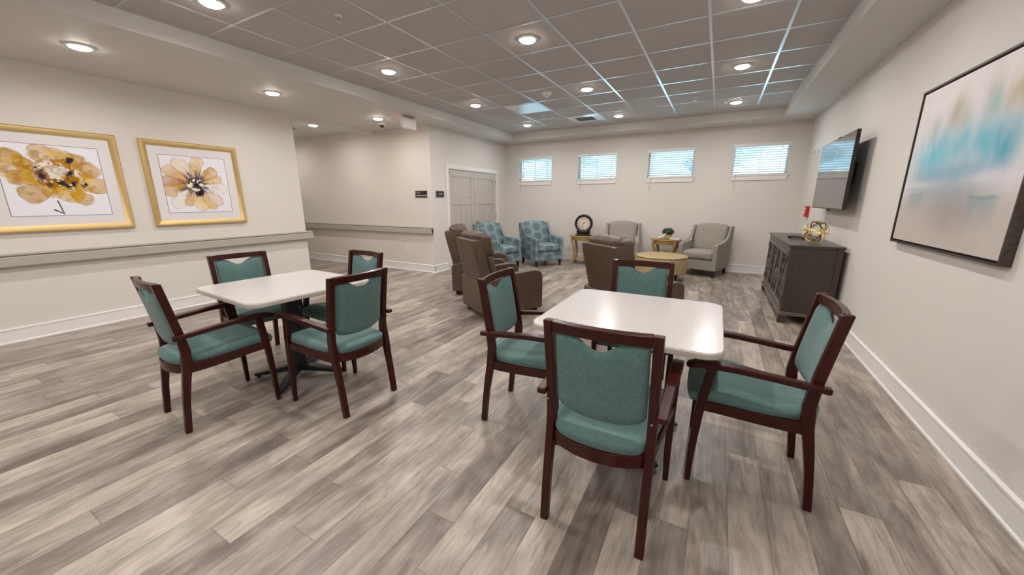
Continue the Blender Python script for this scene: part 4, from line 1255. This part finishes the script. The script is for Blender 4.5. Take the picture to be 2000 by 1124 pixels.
# ------------------------------------------------------------------ club armchairs
def armchair_proto(name, label, loc, rz, mat, group, uv=False):
    r = thing(name, label, 'armchair', loc, rz, group)
    W = 0.36; D = 0.72            # local origin at centre of footprint, faces +y
    y0 = -0.36
    side = [(y0 + 0.03, 0.13), (y0 - 0.05, 0.60), (y0 - 0.085, 0.905), (y0 - 0.06, 0.922), (y0 + 0.035, 0.915), (y0 + 0.075, 0.86), (y0 + 0.115, 0.78), (y0 + 0.175, 0.705), (y0 + 0.26, 0.655), (y0 + 0.38, 0.632),
            (y0 + 0.54, 0.622), (y0 + 0.655, 0.612), (y0 + 0.68, 0.59), (y0 + 0.675, 0.13)]
    for s in (-1, 1):
        bm = bmesh.new()
        rings = []
        for fx in (0, 1):
            ring = []
            for y, z in side:
                xo = W - 0.012 * (0.9 - z) if fx else W - 0.085 + (0.03 if z > 0.7 else 0.0)
                ring.append((s * xo, y, z))
            rings.append(ring)
        loft(bm, rings)
        obj('arm', bm, mat, r, bevel=0.016, seg=3, uv=uv)
    # rear panel and front rail
    bm = bmesh.new()
    def lean(x, y, z): return (x, y - 0.16 * (z - 0.13), z)
    cushion(bm, -W + 0.07, W - 0.07, y0 + 0.01, y0 + 0.09, 0.13, 0.90, 0.02, 0.0, 6, lean); obj('back_frame', bm, mat, r, uv=uv)
    bm = bmesh.new()
    def lean2(x, y, z):
        k = max(0, (z - 0.46)); return (x * (1 + 0.10 * k), y - 0.30 * k, z + 0.012 * (1 - (x / 0.27) ** 2) * (z > 0.85))
    cushion(bm, -W + 0.085, W - 0.085, y0 + 0.085, y0 + 0.235, 0.46, 0.935, 0.035, 0.022, 8, lean2); obj('back_cushion', bm, mat, r, subsurf=1, uv=uv)
    bm = bmesh.new(); cushion(bm, -W + 0.083, W - 0.083, y0 + 0.16, y0 + 0.675, 0.325, 0.475, 0.035, 0.02, 8); obj('seat_cushion', bm, mat, r, subsurf=1, uv=uv)
    bm = bmesh.new(); bx(bm, -W + 0.08, W - 0.08, y0 + 0.03, y0 + 0.665, 0.13, 0.325); obj('seat_base', bm, mat, r, bevel=0.01, uv=uv)
    bm = bmesh.new()
    for s in (-1, 1):
        tube(bm, [(s * (W - 0.010 + 0.0), y, z + 0.0) for y, z in side[2:13]], 0.003, 5)
        tube(bm, [lean2(s * (W - 0.088), y0 + 0.225, z) for z in (0.48, 0.6, 0.75, 0.86, 0.915)], 0.0035, 5)
    tube(bm, [(-W + 0.09, y0 + 0.668, 0.326), (W - 0.09, y0 + 0.668, 0.326)], 0.0035, 5)
    obj('welt_seams', bm, 'piping_seam', r)
    for sx in (-1, 1):
        for yy, rk in ((y0 + 0.62, 0.012), (y0 + 0.05, -0.03)):
            bm = bmesh.new()
            x = sx * (W - 0.06)
            loft(bm, [[(x - a, yy + rk * q - a, z), (x + a, yy + rk * q - a, z), (x + a, yy + rk * q + a, z), (x - a, yy + rk * q + a, z)] for a, z, q in ((0.016, 0.0, 1), (0.028, 0.13, 0))])
            obj('leg', bm, 'darkleg', r, bevel=0.003)
    return r
GA = 'blue medallion patterned armchairs'; GB = 'grey tweed armchairs'
BC = armchair_proto('patterned_armchair', 'blue armchair with dark medallions against the back wall, left of the clock table', (-3.37, 7.56, 0), R(-124), 'medallion', GA, True)
dup(BC, (-4.02, 6.77, 0), R(-104), 'blue armchair with dark medallions in front of the grey double door')
GC = armchair_proto('grey_armchair', 'light grey tweed armchair on the right, beside the ottoman', (-0.16, 7.99, 0), R(161.5), 'greyfab', GB)
dup(GC, (-1.73, 8.02, 0), R(190), 'light grey tweed armchair in the middle, half hidden behind a recliner')

# ottoman
r = thing('round_ottoman', 'round mustard vinyl ottoman between the recliners and grey armchair', 'ottoman', (-0.80, 7.03, 0))
bm = bmesh.new()
lathe(bm, [(0.0, 0.165), (0.425, 0.165), (0.435, 0.175), (0.440, 0.30), (0.440, 0.425), (0.434, 0.437)], 48); obj('drum', bm, 'ottoman', r)
bm = bmesh.new(); lathe(bm, [(0.0, 0.436), (0.434, 0.436), (0.436, 0.444), (0.420, 0.456), (0.34, 0.463), (0.2, 0.466), (0, 0.467)], 48); obj('top_cushion', bm, 'ottoman', r)
bm = bmesh.new(); tube(bm, [(0.441 * math.cos(a), 0.441 * math.sin(a), 0.437) for a in [2 * PI * k / 48 for k in range(48)]], 0.004, 6, True); obj('welt', bm, 'piping', r)
for k in range(4):
    a = R(40 + 90 * k); x, y = 0.33 * math.cos(a), 0.33 * math.sin(a)
    bm = bmesh.new(); lathe(bm, [(0.014, 0), (0.017, 0.004), (0.030, 0.10), (0.036, 0.165), (0, 0.165)], 14, (x, y)); obj('leg', bm, 'darkleg', r)

# side tables
def side_table(label, loc, rz):
    r = thing('side_table', label, 'side table', loc, rz, 'honey coloured side tables')
    H = 0.635; A, B = 0.30, 0.225
    def ell(s, z, n=40): return [((A * s) * math.cos(2 * PI * k / n), (B * s) * math.sin(2 * PI * k / n), z) for k in range(n)]
    bm = bmesh.new(); loft(bm, [ell(0.97, H - 0.030), ell(1.0, H - 0.024), ell(1.0, H - 0.004), ell(0.985, H), ell(0.965, H), ell(0.955, H - 0.006)]); obj('tabletop', bm, 'goldwood', r)
    bm = bmesh.new(); loft(bm, [ell(0.86, H - 0.105), ell(0.87, H - 0.10), ell(0.87, H - 0.03)]); obj('apron', bm, 'goldwood', r)
    for sx in (-1, 1):
        for sy in (-1, 1):
            bm = bmesh.new()
            d_ = Vector((sx * 0.80, sy * 0.60, 0)).normalized()
            pth = [d_ * q + Vector((0, 0, z)) for q, z in ((0.262, H - 0.035), (0.262, 0.54), (0.240, 0.47), (0.205, 0.38), (0.190, 0.28), (0.196, 0.18), (0.222, 0.08), (0.250, 0.012), (0.256, 0.0))]
            up = Vector((-d_.y, d_.x, 0))
            sweep(bm, pth, [0.040, 0.042, 0.042, 0.038, 0.034, 0.032, 0.032, 0.036, 0.036], [0.046, 0.048, 0.05, 0.048, 0.042, 0.036, 0.034, 0.036, 0.036], up=up)
            obj('leg', bm, 'goldwood', r, bevel=0.005)
    bm = bmesh.new(); loft(bm, [ell(0.70, 0.088), ell(0.715, 0.094), ell(0.715, 0.108), ell(0.70, 0.112)]); obj('lower_shelf', bm, 'goldwood', r)
    return r
ST = side_table('honey coloured oval side table holding the mantel clock', (-2.625, 8.13, 0), R(4))
dup(ST, (-0.87, 8.17, 0), R(-6), 'honey coloured oval side table holding the potted boxwood, between the grey armchairs')
STZ = 0.6295

# mantel clock
r = thing('mantel_clock', 'black mantel clock with a round roman numeral face on the side table', 'clock', (-2.60, 8.10, STZ), R(8))
bm = bmesh.new()
prism_y(bm, [(-0.175, 0), (0.175, 0), (0.175, 0.018), (0.155, 0.032), (-0.155, 0.032), (-0.175, 0.018)], -0.055, 0.055); obj('plinth', bm, 'clockwood', r, bevel=0.003)
bm = bmesh.new(); bx(bm, -0.145, 0.145, -0.02, 0.04, 0.032, 0.20); bx(bm, -0.145, -0.120, -0.04, 0.04, 0.032, 0.16); bx(bm, 0.120, 0.145, -0.04, 0.04, 0.032, 0.16); obj('case_body', bm, 'clockwood', r, bevel=0.002)
for k in range(7):
    x = -0.096 + k * 0.032
    bm = bmesh.new(); lathe(bm, [(0.007, 0.032), (0.009, 0.05), (0.005, 0.07), (0.008, 0.10), (0.005, 0.125), (0.008, 0.145)], 10, (x, -0.032)); obj('spindle', bm, 'clockwood', r)
CZ = 0.275
bm = bmesh.new(); lathe_axis(bm, [(0.0, 0.04), (0.190, 0.04), (0.200, 0.02), (0.202, -0.02), (0.196, -0.045), (0.182, -0.052), (0.170, -0.048), (0.158, -0.036), (0.150, -0.036), (0.144, -0.026), (0.0, -0.026)], (0, 0, CZ), (0, 1, 0), 48); obj('bezel', bm, 'clockwood', r)
bm = bmesh.new(); lathe_axis(bm, [(0, -0.0275), (0.143, -0.0275), (0.143, -0.026), (0, -0.026)], (0, 0, CZ), (0, 1, 0), 40); fc = obj('dial', bm, 'clockface', r)
def text_mesh(s, size, mat, parent, name, loc, rot):
    cu = bpy.data.curves.new('lettering', 'FONT'); cu.body = s; cu.size = size; cu.extrude = 0.0006; cu.align_x = 'CENTER'; cu.align_y = 'CENTER'
    to = bpy.data.objects.new('tmp', cu); COL.objects.link(to)
    dg = bpy.context.evaluated_depsgraph_get(); me = bpy.data.meshes.new_from_object(to.evaluated_get(dg)); bpy.data.objects.remove(to)
    me.materials.clear(); me.materials.append(MAT[mat])
    o = bpy.data.objects.new(name, me); COL.objects.link(o); o.parent = parent; o.location = loc; o.rotation_euler = rot
    return o
for k, s in enumerate(['XII', 'I', 'II', 'III', 'IIII', 'V', 'VI', 'VII', 'VIII', 'IX', 'X', 'XI']):
    a = R(30 * k); q = 0.112
    text_mesh(s, 0.040, 'black', fc, 'numeral', (q * math.sin(a), -0.0285, CZ + q * math.cos(a)), (PI / 2, 0, 0))
def hand(ang, L, w, name):
    bm = bmesh.new(); a = R(ang); d_ = Vector((math.sin(a), 0, math.cos(a))); n_ = Vector((math.cos(a), 0, -math.sin(a))); c = Vector((0, -0.030, CZ))
    pts = [(-0.15, 0.5), (0.0, 1), (0.55, 0.6), (0.66, 1.9), (0.80, 1.2), (1.0, 0.2)]
    l = [c + d_ * (t * L) + n_ * (w * q / 2) for t, q in pts]; rr_ = [c + d_ * (t * L) - n_ * (w * q / 2) for t, q in pts[::-1]]
    ring = l + rr_
    loft(bm, [ring, [p + Vector((0, -0.0015, 0)) for p in ring]]); obj(name, bm, 'black', fc)
hand(50, 0.062, 0.010, 'hour_hand'); hand(198, 0.100, 0.009, 'minute_hand')
bm = bmesh.new(); lathe_axis(bm, [(0.008, 0), (0.008, -0.006), (0, -0.007)], (0, -0.028, CZ), (0, 1, 0), 14); obj('centre_cap', bm, 'black', fc)

# boxwood in planter
r = thing('potted_boxwood', 'round green boxwood plant in a woven basket on the side table', 'plant', (-0.845, 8.20, STZ))
bm = bmesh.new(); lathe(bm, [(0, 0), (0.062, 0), (0.068, 0.01), (0.071, 0.03), (0.068, 0.034), (0.073, 0.055), (0.070, 0.06), (0.076, 0.082), (0.073, 0.086), (0.077, 0.10), (0.070, 0.10), (0.066, 0.085), (0, 0.085)], 24); obj('basket', bm, 'wicker', r)
bm = bmesh.new()
rnd = random.Random(3)
tb = bmesh.new(); bmesh.ops.create_icosphere(tb, subdivisions=3, radius=1.0)
vm = [bm.verts.new((v.co.x * 0.108, v.co.y * 0.10, 0.150 + v.co.z * 0.068)) for v in tb.verts]
tb.verts.index_update()
for f in tb.faces: bm.faces.new([vm[v.index] for v in f.verts])
tb.free()
for k in range(900):
    z = rnd.uniform(-0.8, 1); a = rnd.uniform(0, 2 * PI); q = math.sqrt(1 - z * z)
    n_ = Vector((q * math.cos(a), q * math.sin(a), z)); c = Vector((n_.x * 0.112, n_.y * 0.104, 0.150 + n_.z * 0.074))
    t_ = n_.orthogonal().normalized(); t_.rotate(Matrix.Rotation(rnd.uniform(0, 6.3), 3, n_)); b_ = n_.cross(t_)
    L = rnd.uniform(0.008, 0.013)
    tip = c + t_ * L + n_ * rnd.uniform(0.0, 0.010)
    vs_ = [bm.verts.new(p) for p in (c - t_ * L * 0.3, c + b_ * L * 0.45 + n_ * 0.003, tip, c - b_ * L * 0.45 + n_ * 0.003)]
    bm.faces.new(vs_)
obj('foliage', bm, 'leafgreen', r, smooth=False)

# small things on that side table
r = thing('bird_figurine', 'small cream long-necked bird figurine at the left of the side table', 'figurine', (-1.055, 8.13, STZ), R(20))
bm = bmesh.new(); lathe(bm, [(0, 0), (0.026, 0), (0.028, 0.006), (0, 0.008)], 18); obj('base', bm, 'cream', r)
bm = bmesh.new(); tube(bm, [(0.0, 0, 0.004), (-0.002, 0, 0.035), (0.004, 0, 0.060), (-0.004, 0, 0.085), (-0.010, 0, 0.108), (-0.016, 0, 0.128), (-0.024, 0, 0.134), (-0.036, 0, 0.132)], [0.010, 0.013, 0.016, 0.011, 0.008, 0.009, 0.008, 0.002], 12); obj('body', bm, 'cream', r, subsurf=1)
bm = bmesh.new(); tube(bm, [(-0.014, 0, 0.130), (-0.006, 0.0, 0.150), (0.000, 0.0, 0.158)], [0.004, 0.003, 0.001], 8); tube(bm, [(-0.02, 0, 0.132), (-0.026, 0.0, 0.150), (-0.034, 0.0, 0.160)], [0.004, 0.003, 0.001], 8); obj('crest', bm, 'cream', r)
r = thing('wooden_bowl', 'shallow tan wooden dish at the front of the boxwood side table', 'bowl', (-0.975, 8.04, STZ))
bm = bmesh.new(); lathe(bm, [(0, 0), (0.045, 0), (0.062, 0.010), (0.066, 0.018), (0.060, 0.018), (0.045, 0.008), (0, 0.006)], 28, (0, 0), 1.0, 0.8); o_ = obj('dish', bm, 'wicker', r)
r = thing('folded_napkin', 'white folded cloth leaning up from the tan dish toward the boxwood', 'cloth', (-0.985, 8.035, STZ + 0.010), R(4))
bm = bmesh.new()
for k, (dx, dz, hh) in enumerate(((0, 0, 0.0), (0.004, 0.012, 0.01), (0.010, 0.024, 0.018))):
    ring = []
    n = 9
    P = [(-0.040 + 0.0 + t / n * 0.155, -0.03 + k * 0.010, 0.006 + dz + 0.085 * (t / n) ** 1.6) for t in range(n + 1)]
    rings_ = [[(p[0] + dx, p[1], p[2]), (p[0] + dx, p[1] + 0.045, p[2] + 0.004), (p[0] + dx, p[1] + 0.045, p[2] + 0.012), (p[0] + dx, p[1], p[2] + 0.008)] for p in P]
    loft(bm, rings_)
obj('cloth_folds', bm, 'paperwhite', r, bevel=0.002)
for (dz, rz, mt, lb, dx) in ((0.0, -4, 'paperblue', 'blue magazine lying under the white one on the side table', 0.0), (0.0125, 6, 'paperwhite', 'white magazine lying on top of the blue one on the side table', -0.012)):
    r = thing('magazine', lb, 'magazine', (-0.695 + dx, 8.125, STZ + 0.0005 + dz), R(rz), 'magazines on the side table')
    bm = bmesh.new(); bx(bm, -0.088, 0.088, -0.060, 0.060, 0.0008, 0.0107); obj('pages', bm, 'paperwhite', r)
    bm = bmesh.new(); bx(bm, -0.09, 0.09, -0.062, 0.062, 0, 0.0008); bx(bm, -0.09, 0.09, -0.062, 0.062, 0.0107, 0.0115); bx(bm, -0.0908, -0.09, -0.062, 0.062, 0, 0.0115); obj('cover', bm, mt, r)

# ------------------------------------------------------------------ sideboard
r = thing('sideboard', 'dark grey brown sideboard with four lattice doors against the right wall', 'cabinet', (0.765, 5.150, 0))
CW_, CD_, CH_ = 1.885, 0.470, 0.915     # along y, along x, height
bm = bmesh.new(); bx(bm, -0.012, CD_ + 0.012, -0.012, CW_ + 0.012, CH_ - 0.030, CH_); obj('top', bm, 'cabinet', r, bevel=0.004)
bm = bmesh.new()
bx(bm, 0.012, CD_, 0.0, CW_, 0.14, CH_ - 0.03)
# side frames (stiles and rails) on both ends
for y, t in ((0, -0.006), (CW_, 0.006)):
    a, b = sorted((y, y + t))
    bx(bm, 0.0, 0.055, a, b, 0.12, CH_ - 0.03); bx(bm, CD_ - 0.055, CD_, a, b, 0.12, CH_ - 0.03)
obj('carcass', bm, 'cabinet', r, bevel=0.002)
bm = bmesh.new()
bx(bm, 0.0, 0.012, 0.0, CW_, CH_ - 0.075, CH_ - 0.03); bx(bm, 0.0, 0.012, 0.0, 0.055, 0.14, CH_ - 0.075); bx(bm, 0.0, 0.012, CW_ - 0.055, CW_, 0.14, CH_ - 0.075); bx(bm, 0.0, 0.012, 0.055, CW_ - 0.055, 0.14, 0.18)
obj('face_frame', bm, 'cabinet_face', r, bevel=0.002)
bm = bmesh.new(); bx(bm, -0.020, CD_ + 0.008, -0.014, CW_ + 0.014, 0.095, 0.140); obj('base_moulding', bm, 'cabinet_face', r, bevel=0.008)
for x in (0.0, CD_ - 0.06):
    for y in (-0.008, CW_ - 0.062):
        bm = bmesh.new(); prism_z(bm, [(x - 0.012, y), (x + 0.058, y), (x + 0.058, y + 0.07), (x - 0.012, y + 0.07)], 0, 0.095); obj('foot', bm, 'cabinet', r, bevel=0.003)
dw = (CW_ - 0.11) / 4
for k in range(4):
    a, b = 0.055 + k * dw + 0.003, 0.055 + (k + 1) * dw - 0.003
    z0, z1 = 0.183, CH_ - 0.078
    bm = bmesh.new()
    f = 0.048
    bx(bm, -0.008, 0.011, a, a + f, z0, z1); bx(bm, -0.008, 0.011, b - f, b, z0, z1); bx(bm, -0.008, 0.011, a + f, b - f, z0, z0 + f); bx(bm, -0.008, 0.011, a + f, b - f, z1 - f, z1)
    dr = obj('door', bm, 'cabinet_face', r, bevel=0.002)
    bm = bmesh.new(); bx(bm, 0.004, 0.010, a + f, b - f, z0 + f, z1 - f); obj('door_panel', bm, 'cabinet_face', dr)
    ya, yb, za, zb = a + f, b - f, z0 + f, z1 - f
    ym, zm = (ya + yb) / 2, (za + zb) / 2
    bm = bmesh.new()
    for p, q in (((ya, zm), (ym, zb)), ((ym, zb), (yb, zm)), ((yb, zm), (ym, za)), ((ym, za), (ya, zm)), ((ya, za), (yb, zb)), ((ya, zb), (yb, za))):
        sweep(bm, [(-0.001, p[0], p[1]), (-0.001, q[0], q[1])], 0.012, 0.010, up=(1, 0, 0))
    obj('door_lattice', bm, 'cabinet', dr)
    hy_ = b - 0.02 if k % 2 == 0 else a + 0.02
    bm = bmesh.new()
    for zz in (zm - 0.045, zm + 0.045): tube(bm, [(-0.008, hy_, zz), (-0.032, hy_, zz)], 0.004, 8)
    tube(bm, [(-0.032, hy_, zm - 0.075), (-0.032, hy_, zm + 0.075)], 0.005, 8)
    obj('handle', bm, 'chrome', dr)
    hg = a - 0.001 if k % 2 == 0 else b + 0.001
    for zz in (z0 + 0.09, z1 - 0.09):
        bm = bmesh.new(); bx(bm, -0.011, -0.004, hg - 0.012, hg + 0.012, zz - 0.035, zz + 0.035); obj('hinge', bm, 'black', dr)

# gold ring sphere
c0 = Vector((1.045, 5.60, CH_ + 0.130))
r = thing('gold_ring_sphere', 'openwork gold metal ring sphere standing on the sideboard', 'sculpture', c0)
rnd = random.Random(11)
axes = [(0.2, 0.1, 1.0), (1.0, 0.25, 0.15), (0.6, -0.7, 0.5), (-0.5, 0.6, 0.62), (0.15, 1.0, -0.25), (-0.85, -0.35, 0.45)]
for ax in axes:
    a = Vector(ax).normalized(); s = a.orthogonal().normalized(); q = a.cross(s)
    bm = bmesh.new(); rad = 0.124
    n = 56; rings_ = []
    for k in range(n):
        th = 2 * PI * k / n; d_ = s * math.cos(th) + q * math.sin(th)
        rings_.append([d_ * (rad + u) + a * v for u, v in ((-0.002, -0.006), (0.002, -0.006), (0.002, 0.006), (-0.002, 0.006))])
    rings_.append(rings_[0]); loft(bm, rings_, cap=False); bmesh.ops.remove_doubles(bm, verts=bm.verts, dist=1e-6)
    obj('ring_band', bm, 'gold', r)
r = thing('remote_control', 'black curved remote control on the sideboard beside the gold sphere', 'remote control', (0.955, 6.10, CH_), R(-48))
bm = bmesh.new()
P = [(-0.115, 0, 0.014), (-0.07, 0, 0.018), (0, 0, 0.020), (0.07, 0, 0.018), (0.115, 0, 0.014)]
sweep(bm, P, [0.045, 0.052, 0.050, 0.052, 0.045], [0.018, 0.022, 0.022, 0.022, 0.018])
bx(bm, -0.105, -0.085, -0.018, 0.018, 0, 0.010); bx(bm, 0.085, 0.105, -0.018, 0.018, 0, 0.010)
obj('remote_body', bm, 'black', r, bevel=0.005)
for k in range(6):
    bm = bmesh.new(); bx(bm, -0.06 + k * 0.022, -0.048 + k * 0.022, -0.012, 0.012, 0.0295, 0.032); obj('button', bm, 'signgrey', r)

# ------------------------------------------------------------------ outside, seen through the blinds
bm = bmesh.new(); bx(bm, -40, 40, YB + 0.2, 70, -0.4, -0.25); struct('ground_outside', bm, 'bounce_ground')  # out of view; added as a reflector throwing blue light up through the windows
r = thing('neighbouring_house', 'white sided house with a grey gabled roof outside the right windows', 'house', (3.2, 19, -0.25))
bm = bmesh.new(); bx(bm, -4.2, 4.2, 0, 8, 0, 3.6); prism_y(bm, [(-4.2, 3.6), (4.2, 3.6), (0, 6.2)], 0.0, 8); obj('house_wall', bm, 'siding', r)
bm = bmesh.new()
for s in (-1, 1): sweep(bm, [(s * 4.8, -0.4, 3.25), (0, -0.4, 6.35)], 0.01, 0.2, up=(0, 0, 1)); prism_y(bm, [(s * 4.8, 3.2), (0, 6.3), (0, 6.5), (s * 4.85, 3.4)], -0.45, 8.4)
obj('roof', bm, 'shingle', r)
for x in (-2.4, 0, 2.4):
    bm = bmesh.new(); bx(bm, x - 0.5, x + 0.5, -0.05, 0.02, 1.1, 2.6); obj('house_window', bm, 'darkglass', r)
r = thing('covered_porch', 'white porch posts with a grey gable outside the leftmost windows', 'porch', (-8.5, 15, -0.25))
for k, x in enumerate((-2.5, 0, 2.5)):
    bm = bmesh.new(); bx(bm, x - 0.14, x + 0.14, 0, 0.28, 0, 3.2); obj('porch_post', bm, 'siding', r)
bm = bmesh.new(); bx(bm, -3.0, 3.0, -0.2, 4, 3.2, 3.5); obj('porch_beam', bm, 'siding', r)
bm = bmesh.new(); prism_y(bm, [(-3.4, 3.5), (3.4, 3.5), (0, 5.3)], -0.3, 4.2); obj('porch_roof', bm, 'shingle', r)
rnd = random.Random(5)
tlabels = ['bushy green tree outside, left of the white house', 'green tree outside behind the third window', 'low green tree outside beyond the second window', 'distant green tree outside beyond the porch']
for k, (x, y, s) in enumerate(((-3.6, 26, 0.75), (-8.6, 34, 1.0), (-14.5, 38, 1.1), (-22, 42, 1.2))):
    t_ = thing('tree', tlabels[k], 'tree', (x, y, -0.25), 0, 'trees outside the back windows')
    bm = bmesh.new(); tube(bm, [(0, 0, 0), (0.05, 0, 1.2 * s), (0, 0.05, 2.2 * s)], [0.16 * s, 0.12 * s, 0.08 * s], 8); obj('trunk', bm, 'darkleg', t_)
    bm = bmesh.new()
    for q in range(9):
        tb = bmesh.new(); bmesh.ops.create_icosphere(tb, subdivisions=3, radius=rnd.uniform(0.6, 1.0) * s)
        off = Vector((rnd.uniform(-0.9, 0.9), rnd.uniform(-0.9, 0.9), rnd.uniform(2.0, 3.6))) * s
        for v in tb.verts: v.co *= 1 + 0.22 * mnoise.noise(v.co * 3 + off); v.co += off
        tb.verts.index_update(); vm = [bm.verts.new(v.co) for v in tb.verts]
        for f in tb.faces: bm.faces.new([vm[v.index] for v in f.verts])
        tb.free()
    obj('crown', bm, 'treegreen', t_)
